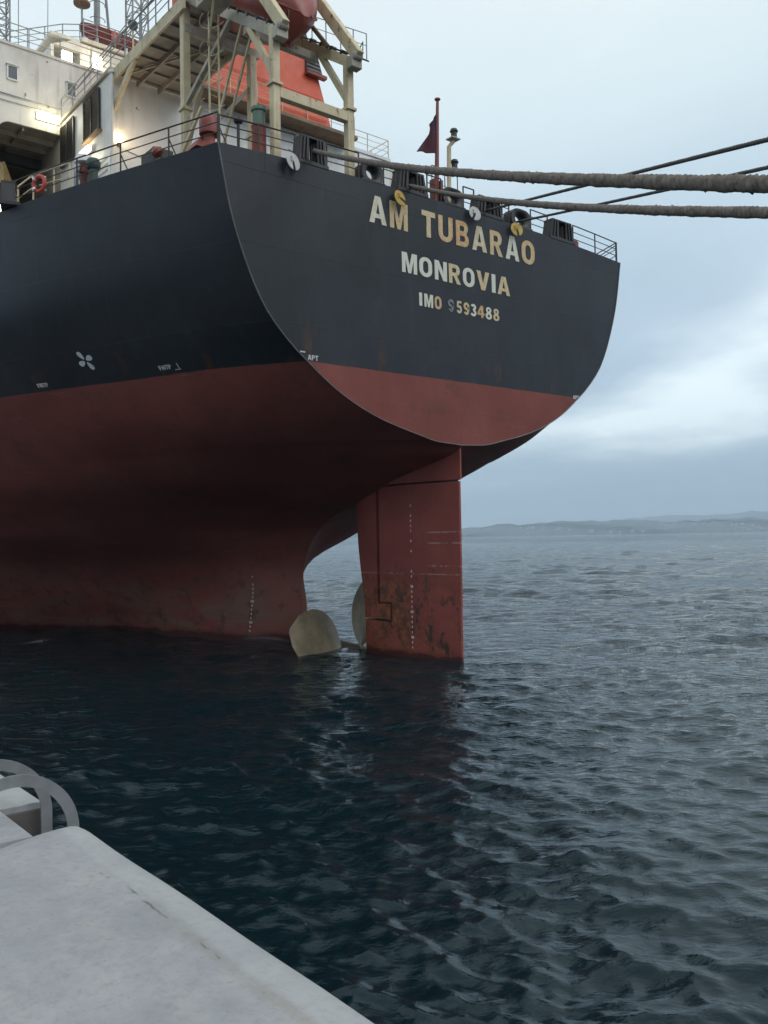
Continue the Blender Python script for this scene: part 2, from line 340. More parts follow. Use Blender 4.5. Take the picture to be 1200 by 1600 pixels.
ZTOP = 16.98
b0f = pchip([-4.3, 0, 2, 3.5, 5, 8.17, 8.21, 8.43, 8.87, 9.25, 9.81, 10.57, 11.06, 12.1, 13.6, 15., 16.98],
            [.2, .2, .12, .05, 0, 0, .95, 2.1, 3.85, 4.85, 5.92, 6.98, 7.6, 8.55, 9.3, 9.77, 10.17])
F0f = pchip([-4.3, -2, 0, 1.7, 2.95, 4.0, 4.77, 5.51, 6.0, 6.1, 7.0, 8.17, 17.3], [11, 10.8, 10.75, 10.7, 10.87, 10.5, 9.87, 8.8, 7.35, 6.5, 3.5, 0, 0])
TT = {  # half breadth against distance forward of the transom, one curve per waterline height
 16.98: [(0,10.17),(2.2,11.03),(5,12.09),(9.9,13.75),(15,15.17),(20,16.27),(30,17.57),(42,18),(110,18)],
 13.6: [(0,9.3),(2.3,10.4),(5,11.5),(11,13.8),(16,15.25),(22,16.5),(32,17.7),(45,18),(110,18)],
 10.57: [(0,6.98),(2.55,8.63),(6.6,10.3),(13,12.93),(20,15.0),(30,16.9),(45,18),(110,18)],
 9.3: [(0,4.9),(2.7,7.3),(6,9.1),(9,10.4),(13,11.9),(20,14.3),(30,16.45),(48,18),(110,18)],
 8.2: [(0,.9),(1.5,3.3),(3,5.1),(6,7.5),(9,9.1),(13,10.8),(20,13.45),(30,15.9),(50,18),(110,18)],
 7.0: [(0,-5),(3.5,0),(4.7,2.1),(6.3,4.4),(8.5,6.6),(13,9.3),(20,12.4),(30,15.2),(50,18),(110,18)],
 6.05: [(0,-9),(7,0),(8.5,1.8),(10,3.9),(13,7.1),(20,11.2),(30,14.5),(50,18),(110,18)],
 5.0: [(0,-9),(9.5,0),(10.5,.85),(11.7,2.3),(13,4.2),(15.7,6.9),(20,9.8),(30,13.7),(50,18),(110,18)],
 3.5: [(0,-8),(10.7,.05),(12,.85),(14,2.5),(18,5.4),(22,8.0),(30,12.4),(50,18),(110,18)],
 2.0: [(0,-8),(10.7,.12),(12.4,1.05),(16,3.0),(18,4.1),(22,6.3),(30,11.0),(50,17.6),(110,18)],
 0.0: [(0,-8),(10.75,.15),(12.4,1.15),(16.2,2.8),(21.5,4.4),(25.6,6.7),(28,8.4),(35,12.6),(55,17.8),(110,18)],
 -2.0: [(0,-8),(10.8,.2),(11.5,1.4),(12.4,2.1),(17,3.0),(25,5.3),(35,10),(55,17.4),(110,18)],
 -4.3: [(0,-4),(11,.2),(19,.9),(35,6),(55,14),(110,15)],
}
GZ = sorted(TT); GFN = [pchip([p[0] for p in TT[z]], [p[1] for p in TT[z]]) for z in GZ]
def t_at(z, F): return float(pchip(GZ, [float(g(F)) for g in GFN])(z))
def half_breadth(z, F):
    f0 = float(F0f(z)); F = max(F, f0)
    return max(0., t_at(z, F)+math.exp(-(F-f0)/2.2)*(float(b0f(z))-t_at(z, f0)))
def camber(P, b): return .28*(1-min(1, abs(P/max(b, .1)))**2.4)
FMAX = 95.
def build_hull():
    zs = np.unique(np.concatenate([np.linspace(-4.25, 0, 6), np.linspace(0, 5, 16), np.linspace(5, 6.3, 12), np.linspace(6.3, 8.17, 14), np.linspace(8.17, 8.5, 6), np.linspace(8.5, 10.5, 12), np.linspace(10.5, ZTOP, 18)]))
    tau = np.linspace(0, 1, 76)**1.9
    bz = b0f(zs); fz = F0f(zs)
    Fm = fz[:, None]+(FMAX-fz[:, None])*tau[None, :]
    lev = np.array([g(Fm) for g in GFN]); B = np.zeros_like(Fm)
    for i, z in enumerate(zs):
        corr = float(bz[i])-t_at(z, float(fz[i]))
        for j in range(Fm.shape[1]): B[i, j] = max(0, float(pchip(GZ, lev[:, i, j])(z))+math.exp(-(Fm[i, j]-fz[i])/2.2)*corr)
    mb = MB()
    for sgn in (1, -1):
        mb.grid([[(Fm[i, j], sgn*B[i, j], zs[i]) for j in range(len(tau))] for i in range(len(zs))])
    ip = int(np.searchsorted(zs, 8.0)); mb.grid([[(Fm[i, 0], B[i, 0], zs[i]), (Fm[i, 0], -B[i, 0], zs[i])] for i in range(ip)])   # stern frame
    cap = [(FMAX, B[i, -1], zs[i]) for i in range(len(zs))]+[(FMAX, -B[i, -1], zs[i]) for i in range(len(zs)-1, -1, -1)]
    mb.add(cap, [tuple(range(len(cap)))])
    me = bpy.data.meshes.new('hull'); me.from_pydata(mb.v, [], mb.f); me.materials.append(M['hull'])
    bm = bmesh.new(); bm.from_mesh(me); bmesh.ops.remove_doubles(bm, verts=bm.verts, dist=.002); bmesh.ops.recalc_face_normals(bm, faces=bm.faces); bm.to_mesh(me); bm.free()
    me.polygons.foreach_set('use_smooth', [True]*len(me.polygons)); me.set_sharp_from_angle(angle=R(50))
    h = link('hull', me, ship)
    # transom: flat plate with cambered top, set on the aft edge of the shell
    i0 = int(np.searchsorted(zs, 8.169)); left = [(0., float(bz[i]), float(zs[i])) for i in range(i0, len(zs))]
    top = [(0., p, ZTOP+camber(p, 10.17)) for p in np.linspace(10.17, -10.17, 41)[1:-1]]
    outline = left+top+[(0., -p[1], p[2]) for p in reversed(left[1:])]
    tm = MB(); tm.add(outline, [tuple(range(len(outline)))])
    me = tm.mesh('transom', M['hull']); 
    tr = link('transom', me, ship)
    # bead along the transom edge, its highlight painted in as lighter grey
    wb = MB(); pts = [Vector((-.012, y, z)) for _, y, z in [outline[k] for k in range(len(outline))]]
    a = [p for p in pts if p.z <= ZTOP+.001]
    order = sorted([p for p in a if p.y > 0], key=lambda p: -p.z)+sorted([p for p in a if p.y <= 0], key=lambda p: p.z)
    wb.tube(order, .022, 6); part('edge_highlight_bead', wb, M['edge'], tr, 60)
    # main deck, cambered
    tz = len(zs)-1; dm = MB(); rows = []
    for j in range(len(tau)):
        b = B[tz, j]; rows.append([(Fm[tz, j]+(.004 if j == 0 else 0), p*b, ZTOP+camber(p*b, b)) for p in np.linspace(1, -1, 25)])
    dm.grid(rows); part('main_deck', dm, M['deck'], ship, 40)
    return h, tr
M['shaded_stain'] = paint('shaded_stained_concrete', (.105, .095, .092), .85, .25, .1, .3, .3, 2)
M['edge'] = paint('edge_highlight_grey', (.13, .13, .125), .5, .3, .3)
hull, transom = build_hull()
def deck_z(F, P): return ZTOP+camber(P, half_breadth(ZTOP, F))

# ---- rudder, horn, headbox: foil-shaped plates with thickness
def foil(F):
    x = min(max((6.55-F)/6.45, 0), 1)
    return .42*5*(.2969*math.sqrt(x)-.126*x-.3516*x*x+.2843*x**3-.1015*x**4)/.5+.03*x
def foil_plate(name, lo, hi, z0, z1, lof=None, hif=None, nF=14, nz=8, mat=None, parent=ship):
    """solid between chordwise limits lo..hi (aft..forward), optionally varying with height"""
    mb = MB(); lof = lof or (lambda z: lo); hif = hif or (lambda z: hi); rows = []
    for k in range(nz+1):
        z = z0+(z1-z0)*k/nz; a, b = lof(z), hif(z)
        fs = [a+(b-a)*(1-(1-i/nF)**1.0) for i in range(nF+1)]
        ring = [(f, foil(f), z) for f in fs]+[(f, -foil(f), z) for f in reversed(fs)]
        rows.append(ring)
    n = len(rows[0])
    v = [p for r in rows for p in r]; f = [(i*n+j, i*n+(j+1) % n, (i+1)*n+(j+1) % n, (i+1)*n+j) for i in range(nz) for j in range(n)]
    f += [tuple(range(n-1, -1, -1)), tuple(range(nz*n, nz*n+n))]; mb.add(v, f); return mb
rb = foil_plate('rudder', .17, 5.56, -4.1, 1.33)
rb2 = foil_plate('rudder', .17, 3.77, 1.332, 2.12, nz=3); rb.add(rb2.v, rb2.f)
rb3 = foil_plate('rudder', .15, 4.52, 2.122, 6.83); rb.add(rb3.v, rb3.f)
rudder = part('rudder', rb, M['rudder'], ship, 35)
hornf = pchip([1.3, 2.31, 3.4, 4.49, 6.0, 7.4], [5.58, 5.68, 5.92, 6.13, 6.31, 6.5])
hb = foil_plate('rudder_horn', 4.70, 6.3, 1.42, 6.90, None, lambda z: float(hornf(z)))
h2 = foil_plate('rudder_horn', 3.90, 4.698, 1.42, 2.04, nz=2); hb.add(h2.v, h2.f)
part('rudder_horn', hb, M['rudder'], ship, 35)
hx = foil_plate('rudder_headbox', .08, 6.5, 6.902, 8.9); part('rudder_headbox', hx, M['rudder'], ship, 35)
core = MB().box(.30, 4.4, -.06, .06, 6.78, 6.92); part('pintle_core', core, M['black'], ship)

# ---- propeller
prop_c = Vector((6.45, .22, -.50))
def blade_mb(ang):
    mb = MB(); Rm = 3.8; rows_t, rows_b = [], []
    for i in range(15):
        q = i/14; r = .45+(Rm-.45)*q; ch = 1.15+1.9*math.sin(math.pi*min(1, q*.78+.08))
        ch *= math.sqrt(max(0.0, 1-max(0, (q-.55)/.452)**2.6)); ch = max(ch, .12)
        pit = math.atan2(6.2, 2*math.pi*max(r, .5)); rake = -.12*q; ru, rd = [], []
        for j in range(11):
            u = (j/10-.5+.10*q*q)*ch; th = u*math.cos(pit)/r; x = u*math.sin(pit)+rake
            t = (.17*(1-q)+.03)*(1-(2*j/10-1)**2)**.6*.5
            a = ang-th; nrm = t
            for lst, s_ in ((ru, 1), (rd, -1)): lst.append((x+s_*nrm*math.cos(pit), r*math.sin(a), r*math.cos(a)))
        rows_t.append(ru); rows_b.append(rd)
    mb.grid(rows_t); mb.grid(rows_b)
    for k in (0, 10):
        mb.grid([[a[k], b[k]] for a, b in zip(rows_t, rows_b)])
    mb.grid([rows_t[-1], rows_b[-1]]); return mb
hubm = MB(); hubm.lathe([(.25, -1.0), (.45, -.75), (.62, -.4), (.70, 0), (.72, .5), (.75, .9), (.95, 3.4)], (0, 0, 0), (1, 0, 0), 28)
prop = part('propeller', hubm, M['bronze'], ship, 40, loc=prop_c)
for k in range(5): part('blade', blade_mb(R((-15, 66, 138, 208, 276)[k])), M['bronze'], prop, 40)

# ------------------------------------------------------------------ lettering
def arc(cx, cy, rx, ry, a0, a1, n=10): return [(cx+rx*math.cos(R(a0+(a1-a0)*i/n)), cy+ry*math.sin(R(a0+(a1-a0)*i/n))) for i in range(n+1)]
def stroke(path, t):
    L_, R_ = [], []
    for i, p in enumerate(path):
        a = path[max(i-1, 0)]; b = path[min(i+1, len(path)-1)]; dx, dy = b[0]-a[0], b[1]-a[1]; l = math.hypot(dx, dy) or 1
        nx, ny = -dy/l*t/2, dx/l*t/2; L_.append((p[0]+nx, p[1]+ny)); R_.append((p[0]-nx, p[1]-ny))
    return L_+R_[::-1]
def rrect(x0, x1, y0, y1, rx, ry):
    return arc(x1-rx, y1-ry, rx, ry, 0, 90)+arc(x0+rx, y1-ry, rx, ry, 90, 180)+arc(x0+rx, y0+ry, rx, ry, 180, 270)+arc(x1-rx, y0+ry, rx, ry, 270, 360)
T_ = .215
def glyph(c):
    t = T_
    if c == 'I': return .22, [[(0,0), (.22,0), (.22,1), (0,1)]]
    if c == 'A': return .80, [[(0,0), (.225,0), (.275,.20), (.525,.20), (.575,0), (.80,0), (.53,1), (.27,1)], [(.315,.36), (.485,.36), (.40,.76)]]
    if c == 'M': return .86, [[(0,0), (.2,0), (.2,.66), (.345,0), (.515,0), (.66,.66), (.66,0), (.86,0), (.86,1), (.58,1), (.43,.36), (.28,1), (0,1)]]
    if c == 'W': return .9, [[(.9*(1-x/.86), 1-y) for x, y in glyph('M')[1][0]]]
    if c == 'T': return .68, [[(.233,0), (.447,0), (.447,.80), (.68,.80), (.68,1), (0,1), (0,.80), (.233,.80)]]
    if c == 'U': return .73, [[(0,1)]+arc(.365,.33,.365,.33,180,360,14)+[(.73,1), (.515,1)]+arc(.365,.33,.15,.14,360,180,10)+[(.215,1)]]
    if c == 'O': return .74, [rrect(0,.74,0,1,.36,.36), rrect(.215,.525,.19,.81,.155,.2)]
    if c == '0': return .62, [rrect(0,.62,0,1,.30,.32), rrect(.19,.43,.17,.83,.12,.18)]
    if c == 'N': return .72, [[(0,0), (.21,0), (.21,.60), (.49,0), (.72,0), (.72,1), (.51,1), (.51,.42), (.24,1), (0,1)]]
    if c == 'V': return .76, [[(.265,0), (.495,0), (.76,1), (.53,1), (.38,.34), (.23,1), (0,1)]]
    if c == 'B': return .70, [[(0,0), (.44,0)]+arc(.44,.27,.26,.27,-90,62,10)+arc(.41,.755,.25,.245,-35,90,9)+[(0,1)], [(.21,.61), (.38,.61)]+arc(.38,.71,.075,.10,-90,90,6)+[(.21,.81)], [(.21,.19), (.40,.19)]+arc(.40,.305,.085,.115,-90,90,6)+[(.21,.42)]]
    if c == 'R': return .76, [[(0,0), (.215,0), (.215,.39), (.30,.39), (.505,0), (.76,0), (.515,.44)]+arc(.43,.705,.27,.295,-52,90,10)+[(0,1)], [(.215,.57), (.40,.57)]+arc(.40,.69,.08,.12,-90,90,6)+[(.215,.81)]]
    if c == 'P': return .70, [[(0,0), (.215,0), (.215,.37), (.41,.37)]+arc(.41,.685,.29,.315,-90,90,12)+[(0,1)], [(.215,.55), (.38,.55)]+arc(.38,.68,.095,.13,-90,90,6)+[(.215,.81)]]
    if c == 'F': return .62, [[(0,0), (.215,0), (.215,.40), (.54,.40), (.54,.59), (.215,.59), (.215,.81), (.62,.81), (.62,1), (0,1)]]
    if c == '1': return .34, [[(.13,0), (.34,0), (.34,1), (.17,1), (0,.82), (0,.64), (.13,.72)]]
    if c == '7': return .62, [[(.12,0), (.33,0), (.62,.84), (.62,1), (0,1), (0,.81), (.39,.81)]]
    if c == '4': return .68, [[(.36,0), (.56,0), (.56,.22), (.68,.22), (.68,.40), (.56,.40), (.56,1), (.34,1), (0,.40), (0,.22), (.36,.22)], [(.19,.40), (.36,.40), (.36,.72)]]
    if c == '8':
        ys = [i/28 for i in range(29)]; pts = []
        for y in ys:
            w1 = .27*max(0, 1-abs((y-.755)/.245)**2.2)**(1/2.2); w2 = .32*max(0, 1-abs((y-.285)/.285)**2.2)**(1/2.2); pts.append(max(w1, w2, .05))
        return .64, [[(.32+w, y) for w, y in zip(pts, ys)]+[(.32-w, y) for w, y in zip(reversed(pts), reversed(ys))], arc(.32,.745,.095,.095,0,345,12), arc(.32,.28,.115,.12,0,345,12)]
    if c == '9': return .64, [stroke(arc(.32,.30,.215,.205,200,300,6)+[(.52,.36), (.54,.52)]+arc(.32,.685,.22,.215,0,352,20), .20)]
    if c == '6':
        w, s_ = glyph('9'); return w, [[(w-x, 1-y) for x, y in p] for p in s_]
    if c == '3': return .62, [stroke(arc(.30,.745,.20,.155,160,-60,9)+[(.33,.52)]+arc(.29,.29,.225,.19,70,-160,11), .20)]
    if c == '5': return .62, [stroke([(.56,.905), (.17,.905), (.135,.50), (.17,.53)]+arc(.31,.325,.205,.225,115,-160,12), .19)]
    if c == '2': return .62, [stroke(arc(.30,.70,.20,.20,165,-25,9)+[(.40,.48), (.16,.20), (.10,.095), (.58,.095)], .19)]
def glyph_mesh(c, w, h, t, name='letter'):
    gw, polys = glyph(c); cu = bpy.data.curves.new('outline', 'CURVE'); cu.dimensions = '2D'; cu.fill_mode = 'BOTH'; cu.extrude = t/2
    for p in polys:
        sp = cu.splines.new('POLY'); sp.points.add(len(p)-1); sp.use_cyclic_u = True
        for q, (x, y) in zip(sp.points, p): q.co = (x/gw*w, y*h, 0, 1)
    o = bpy.data.objects.new('outline', cu); me = bpy.data.meshes.new_from_object(o); bpy.data.objects.remove(o); bpy.data.curves.remove(cu); me.name = name
    return me
ROT_AFT = Matrix(((0, 0, -1), (-1, 0, 0), (0, 1, 0))).to_euler()      # x right seen from astern, y up, facing aft
def put_letters(items, z, h, mat):
    for c, l, r in items:
        me = glyph_mesh(c, l-r, h, .014); me.materials.clear(); me.materials.append(mat)
        link('letter', me, transom, (-.008, l, z), ROT_AFT)
put_letters([('A',4.28,3.50), ('M',3.35,2.51), ('T',1.83,1.16), ('U',1.0,.27), ('B',.10,-.58), ('A',-.75,-1.56), ('R',-1.74,-2.46), ('A',-2.62,-3.42), ('O',-3.57,-4.35)], 15.77, .97, M['letter'])
put_letters([('M',2.82,2.10), ('O',1.99,1.36), ('N',1.23,.61), ('R',.51,-.11), ('O',-.22,-.84), ('V',-.96,-1.66), ('I',-1.79,-2.0), ('A',-2.11,-2.83)], 14.27, .73, M['letter'])
put_letters([('I',2.02,1.88), ('M',1.77,1.34), ('O',1.26,.92)], 13.17, .48, M['letter'])
M['worn'] = paint('worn_letter', (.20, .21, .22), .6, .5, .1, scale=4)
put_letters([('9',.58,.28)], 13.17, .48, M['worn'])
put_letters([('5',.15,-.14), ('9',-.23,-.53), ('3',-.60,-.91), ('4',-.97,-1.35), ('8',-1.42,-1.76), ('8',-1.84,-2.18)], 13.17, .48, M['letter'])
def small_text(txt, h, gap=.12):
    mb = MB(); x = 0
    for c in txt:
        if c == ' ': x += .4*h; continue
        w = glyph(c)[0]*h; me = glyph_mesh(c, w, h, .012)
        mb.add([(v.co.x+x, v.co.y, v.co.z) for v in me.vertices], [tuple(p.vertices) for p in me.polygons]); bpy.data.meshes.remove(me); x += w+gap*h
    return mb, x
def on_transom(txt, P, z, h, parent=None):
    mb, w = small_text(txt, h); me = mb.mesh('tank_mark', M['mark']); link('tank_mark', me, parent or transom, (-.008, P, z), ROT_AFT)
on_transom('APT', 6.95, 10.62, .17); on_transom('APT', -6.62, 10.50, .16)
bk = MB(); bk.box(-.014, -.002, 7.05, 7.25, 10.84, 10.88); part('tank_mark', bk, M['mark'], transom)
def on_side(mb, F, z, mat, name, lift=.02):
    """lay flat artwork (x aft to forward mirrored for the port side, y up) on the port shell"""
    def Pt(f, zz): return Vector((f, half_breadth(zz, f), zz))
    o = Pt(F, z); tx = (Pt(F-.3, z)-Pt(F+.3, z)).normalized(); ty = (Pt(F, z+.3)-Pt(F, z-.3)).normalized(); n = tx.cross(ty).normalized()
    if n.y < 0: n = -n
    v = [o+tx*p[0]+ty*p[1]+n*(lift+p[2]) for p in mb.v]; m2 = MB(); m2.add(v, mb.f); return part(name, m2, mat, hull)
on_side(small_text('FWTP', .17)[0], 4.95, 10.75, M['mark'], 'tank_mark'); on_side(small_text('FWTP', .17)[0], 10.65, 10.72, M['mark'], 'tank_mark')
bx = MB(); bx.box(.86, .89, -.02, .18, -.004, .004).box(.66, .92, -.07, -.04, -.004, .004); on_side(bx, 4.95, 10.75, M['mark'], 'tank_mark', .022)
ps = MB()
for a in (20, 110, 200, 290):
    lobe = []
    for i in range(17):
        t = 2*math.pi*i/17; r_, w_ = .235+.17*math.cos(t), .10*math.sin(t)*(1.0+.35*math.cos(t)); ca, sa = math.cos(R(a)), math.sin(R(a)); lobe.append((r_*ca-w_*sa, r_*sa+w_*ca))
    ps.prism([(x, y, -.004) for x, y in lobe], [(x, y, .004) for x, y in lobe])
on_side(ps, 7.8, 11.38, M['symbol'], 'propeller_symbol')
# draught marks: rudder (port face) and stern frame
def draught_marks(parent, pos, z0, top, step=.2, h=.10, flip=1):
    mb = MB(); z = z0
    while z < top:
        d = round((z+4.25)*10); dm = d/10; s_ = ('%dM' % round(dm)) if abs(dm-round(dm)) < .01 else str(int(round((dm-math.floor(dm))*10)))
        m_, w = small_text(s_, h); o, tx, n = pos(z)
        if random.random() < (.5 if z > 2.6 else .85): mb.add([o+tx*(p[0]-w/2)+Vector((0, 0, p[1]))+n*(.012+p[2]) for p in m_.v], m_.f)
        z = round(z+step, 3)
    o = part('draught_marks', mb, M['mark'], parent); o['kind'] = 'stuff'; return o
draught_marks(rudder, lambda z: (Vector((2.62, foil(2.62), z)), Vector((-1, 0, 0)), Vector((0, 1, 0))), .35, 6.4)
def sf(z):
    F = 13.15-.06*z; o = Vector((F, half_breadth(z, F), z)); a = Vector((F-.3, half_breadth(z, F-.3), z)); b = Vector((F+.3, half_breadth(z, F+.3), z)); tx = (a-b).normalized()
    return o, tx, Vector((0, 0, 1)).cross(tx)*-1 if Vector((0, 0, 1)).cross(tx).y < 0 else Vector((0, 0, 1)).cross(tx)
draught_marks(hull, sf, .35, 3.4, .2, .11)

# ------------------------------------------------------------------ rails
def ray_post(h, r=.028): return MB().tube([(0, 0, 0), (0, 0, h)], r, 6).mesh('post', M['rail'], 60)
_posts = {}
def railing(path, h=1.0, mids=(.36, .68), spacing=1.45, mat='rail', r=.026, stays=False, ends=True, parent=ship):
    path = [Vector(p) for p in path]; mb = MB()
    mb.tube([p+Vector((0, 0, h)) for p in path], r, 6); o = part('railing', mb, M[mat], parent, 60)
    for k in mids: part('mid_rail', MB().tube([p+Vector((0, 0, h*k)) for p in path], r*.72, 6), M[mat], o, 60)
    key = (h, mat, r)
    if key not in _posts: _posts[key] = MB().tube([(0, 0, -.05), (0, 0, h)], r*1.15, 6).mesh('post', M[mat], 60)
    for a, b in zip(path, path[1:]):
        n = max(1, round((b-a).length/spacing))
        for i in range(n): link('post', _posts[key], o, a+(b-a)*i/n)
        if stays:
            for i in range(0, n, 2):
                q = a+(b-a)*i/n; st = MB().bar(q+Vector((.0, -.32*(1 if q.y > 0 else -1), .0)), q+Vector((0, 0, .62)), .03, .03); part('stay', st, M[mat], o)
    link('post', _posts[key], o, path[-1]); return o
def te(P): return (.12, P, ZTOP+camber(P, 10.17))
edge_pts = [(F, half_breadth(ZTOP, F)-.12, ZTOP+.02) for F in (.12, 2, 4, 6, 8, 10, 13, 16, 20, 25, 30, 36)]
railing(edge_pts, .98, spacing=1.5, stays=True)
for a, b in ((10.05, 7.25), (5.98, 4.62), (3.5, 2.95), (1.42, .72), (-.45, -1.02), (-2.6, -3.0), (-4.3, -5.35), (-7.02, -10.05)):
    n = max(1, int(abs(b-a)/1.2)); railing([te(a+(b-a)*i/n) for i in range(n+1)], .92, spacing=1.2)
railing([(F, -(half_breadth(ZTOP, F)-.12), ZTOP+.02) for F in (.12, 2, 4, 6, 8)], .92, spacing=1.5)
cb = MB().bar((.12, -8.9, 17.1), (.12, -10.0, 17.75), .04, .04); part('railing_stay', cb, M['rail'], ship)

# ------------------------------------------------------------------ mooring fairleads on the transom edge
def roller_chock(P0, P1, h, F=.02, name='roller_fairlead'):
    c = (P0+P1)/2; w = abs(P1-P0)/2; z = deck_z(0, c)-.02; o = bpy.data.objects.new(name, None); COL.objects.link(o); o.parent = ship; o.location = (F, c, z)
    b = MB().box(-.04, .62, -w-.03, w+.03, 0, .13); part('base', b, M['black'], o, bevel=.012)
    t = MB().box(.0, .5, -w*.80, w*.80, h-.07, h); part('top_plate', t, M['black'], o, bevel=.01)
    for s in (1, -1):
        p = MB(); a = [(0, s*w*.30, .13), (0, s*w, .13), (0, s*w*.80, h-.07), (0, s*w*.27, h-.07)]
        p.prism(a, [(x+.05, y, zz) for x, y, zz in a]); p.prism([(x+.42, y, zz) for x, y, zz in a], [(x+.47, y, zz) for x, y, zz in a])
        p.prism([(.05, s*w, .13), (.05, s*(w-.04), .13), (.05, s*(w*.80-.04), h-.07), (.05, s*w*.80, h-.07)], [(.42, s*w, .13), (.42, s*(w-.04), .13), (.42, s*(w*.80-.04), h-.07), (.42, s*w*.80, h-.07)])
        part('side_frame', p, M['black'], o, bevel=.008)
        for q in (.48, .70):
            rbm = MB().bar((-.03, s*w*q*1.08, .13), (-.03, s*w*q*.92, h-.07), .05, .06, (1, 0, 0)); part('rib', rbm, M['black'], o)
        rl = MB().lathe([(.06, .13), (.105, .16), (.105, h-.12), (.06, h-.09)], (.24, s*w*.36, 0), n=14); part('roller', rl, M['rail'], o, 40)
    hr = MB().lathe([(.07, -w*.26), (.07, w*.26)], (.24, 0, .22), (0, 1, 0), 12); part('roller', hr, M['rail'], o, 40)
    return o
roller_chock(7.17, 6.02, .98); roller_chock(2.90, 1.50, .84); roller_chock(-1.08, -2.55, .80); roller_chock(-5.42, -6.98, .90)
def panama_chock(P0, P1, h):
    c = (P0+P1)/2; w = abs(P1-P0)/2; z = deck_z(0, c)-.03; mb = MB(); n = 36; rows = []
    prof = [(1, -.24), (.55, -.24), (.22, -.20), (.05, -.10), (0, 0), (.05, .10), (.22, .20), (.55, .24), (1, .24), (1, -.24)]
    for s_, d in prof:
        row = []
        for k in range(n+1):
            a = 2*math.pi*k/n; ca, sa = math.cos(a), math.sin(a)
            ix, iz = w*.46*ca, h*.26*sa; e = 3.2; ox = w*math.copysign(abs(ca)**(2/e), ca)*(1-.10*max(0, sa)); oz = h*.5*math.copysign(abs(sa)**(2/e), sa)
            row.append((.22+d, ix+(ox-ix)*s_, h*.5+iz+(oz-iz)*s_))
        rows.append(row)
    mb.grid(rows); o = part('panama_chock', mb, M['black'], ship, 45, loc=(.06, c, z))
    part('base', MB().box(-.06, .56, -w-.05, w+.05, -.02, .07), M['black'], o, bevel=.01); return o
panama_chock(4.52, 3.56, .74); panama_chock(.66, -.42, .72); panama_chock(-3.08, -4.24, .78)
# fairlead on the port side
o = roller_chock(.7, -.7, .92); o.location = (9.75, half_breadth(ZTOP, 9.75)+.02, ZTOP); o.rotation_euler = (0, 0, R(-90-19))

# ------------------------------------------------------------------ deckhouse and accommodation
def panel_wall(name, rects, mat, thick, F, parent=ship):
    mb = MB()
    for (p0, p1, z0, z1) in rects: mb.box(F, F+thick, p0, p1, z0, z1)
    return part(name, mb, mat, parent)
dh = part('deckhouse', MB().box(13.0, 19.25, -7.55, 8.18, 16.9, 25.36), M['white'], ship, bevel=.03)
part('deck_slab', MB().box(11.9, 19.3, -4.55, 4.45, 25.37, 25.56), M['brown'], ship, bevel=.02); part('deck_slab', MB().box(12.94, 19.3, -7.62, -4.552, 25.37, 25.54), M['white'], ship)
part('deck_slab', MB().box(12.95, 19.3, 4.45, 8.30, 25.37, 25.52), M['cream2'], ship, bevel=.02)
part('downpipe', MB().tube([(12.9, 8.22, 17), (12.9, 8.22, 25.3)], .085, 10).lathe([(.16, 0), (.16, .1), (.09, .14)], (12.9, 8.22, 25.2), n=14), M['white'], dh, 40)
part('cable_pipe', MB().tube([(12.98, 7.6, 22.0), (12.98, 3.6, 21.3), (12.98, 0, 21.2)], .018, 5), M['grey'], dh)
def louvre(F0, F1, z0, z1):
    fr = MB().box(F0, F1, 8.20, 8.24, z0, z1); o = part('louvre', fr, M['louvre'], dh)
    sl_ = MB(); nn = int((z1-z0)/.17)
    for i in range(nn):
        zc = z0+.1+(z1-z0-.2)*i/(nn-1); sl_.bar((F0+.06, 8.26, zc), (F1-.06, 8.26, zc), .012, .12, (0, .6, 1))
    part('slats', sl_, M['louvre'], dh)['kind'] = 'stuff'
    fb = MB().bar((F0, 8.27, z0), (F0, 8.27, z1), .07, .09).bar((F1, 8.27, z0), (F1, 8.27, z1), .07, .09).bar((F0, 8.27, z0), (F1, 8.27, z0), .09, .07).bar((F0, 8.27, z1), (F1, 8.27, z1), .09, .07).bar(((F0+F1)/2, 8.28, z0), ((F0+F1)/2, 8.28, z1), .06, .06)
    part('louvre_frame', fb, M['black'], dh)
louvre(14.30, 16.10, 23.22, 25.12); louvre(17.45, 19.15, 23.10, 25.02)
part('sill', MB().box(14.1, 16.0, 8.2, 8.42, 23.08, 23.18), M['brown'], dh)
FA = 19.3
acc = panel_wall('accommodation', [(-15.2, 8.2, 16.9, 28.5), (8.2, 15.2, 24.80, 28.5), (11.18, 15.2, 16.9, 24.80)], M['offwhite'], .12, FA)
def fillet(Pc, zc, r, sy):
    pts = [(Pc, zc)]+[(Pc-sy*r*(1-math.sin(R(a))), zc-r*(1-math.cos(R(a)))) for a in range(0, 91, 10)]
    return MB().prism([(FA, p, z) for p, z in pts], [(FA+.12, p, z) for p, z in pts])
part('corner_gusset', fillet(11.18, 24.80, .6, 1), M['offwhite'], acc)
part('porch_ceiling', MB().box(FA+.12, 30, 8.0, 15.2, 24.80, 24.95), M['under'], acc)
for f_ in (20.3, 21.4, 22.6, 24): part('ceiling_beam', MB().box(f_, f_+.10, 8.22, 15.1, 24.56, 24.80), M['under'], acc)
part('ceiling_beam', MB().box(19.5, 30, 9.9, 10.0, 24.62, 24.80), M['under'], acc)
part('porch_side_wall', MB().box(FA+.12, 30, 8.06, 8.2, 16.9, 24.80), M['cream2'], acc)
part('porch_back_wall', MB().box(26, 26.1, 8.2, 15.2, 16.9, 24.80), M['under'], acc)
part('hatch_beam', MB().box(22.2, 22.6, 8.22, 15.1, 24.05, 24.56), M['black'], acc)
part('side_shell', MB().box(FA+.12, 34, 15.08, 15.2, 16.9, 28.5), M['offwhite'], acc)
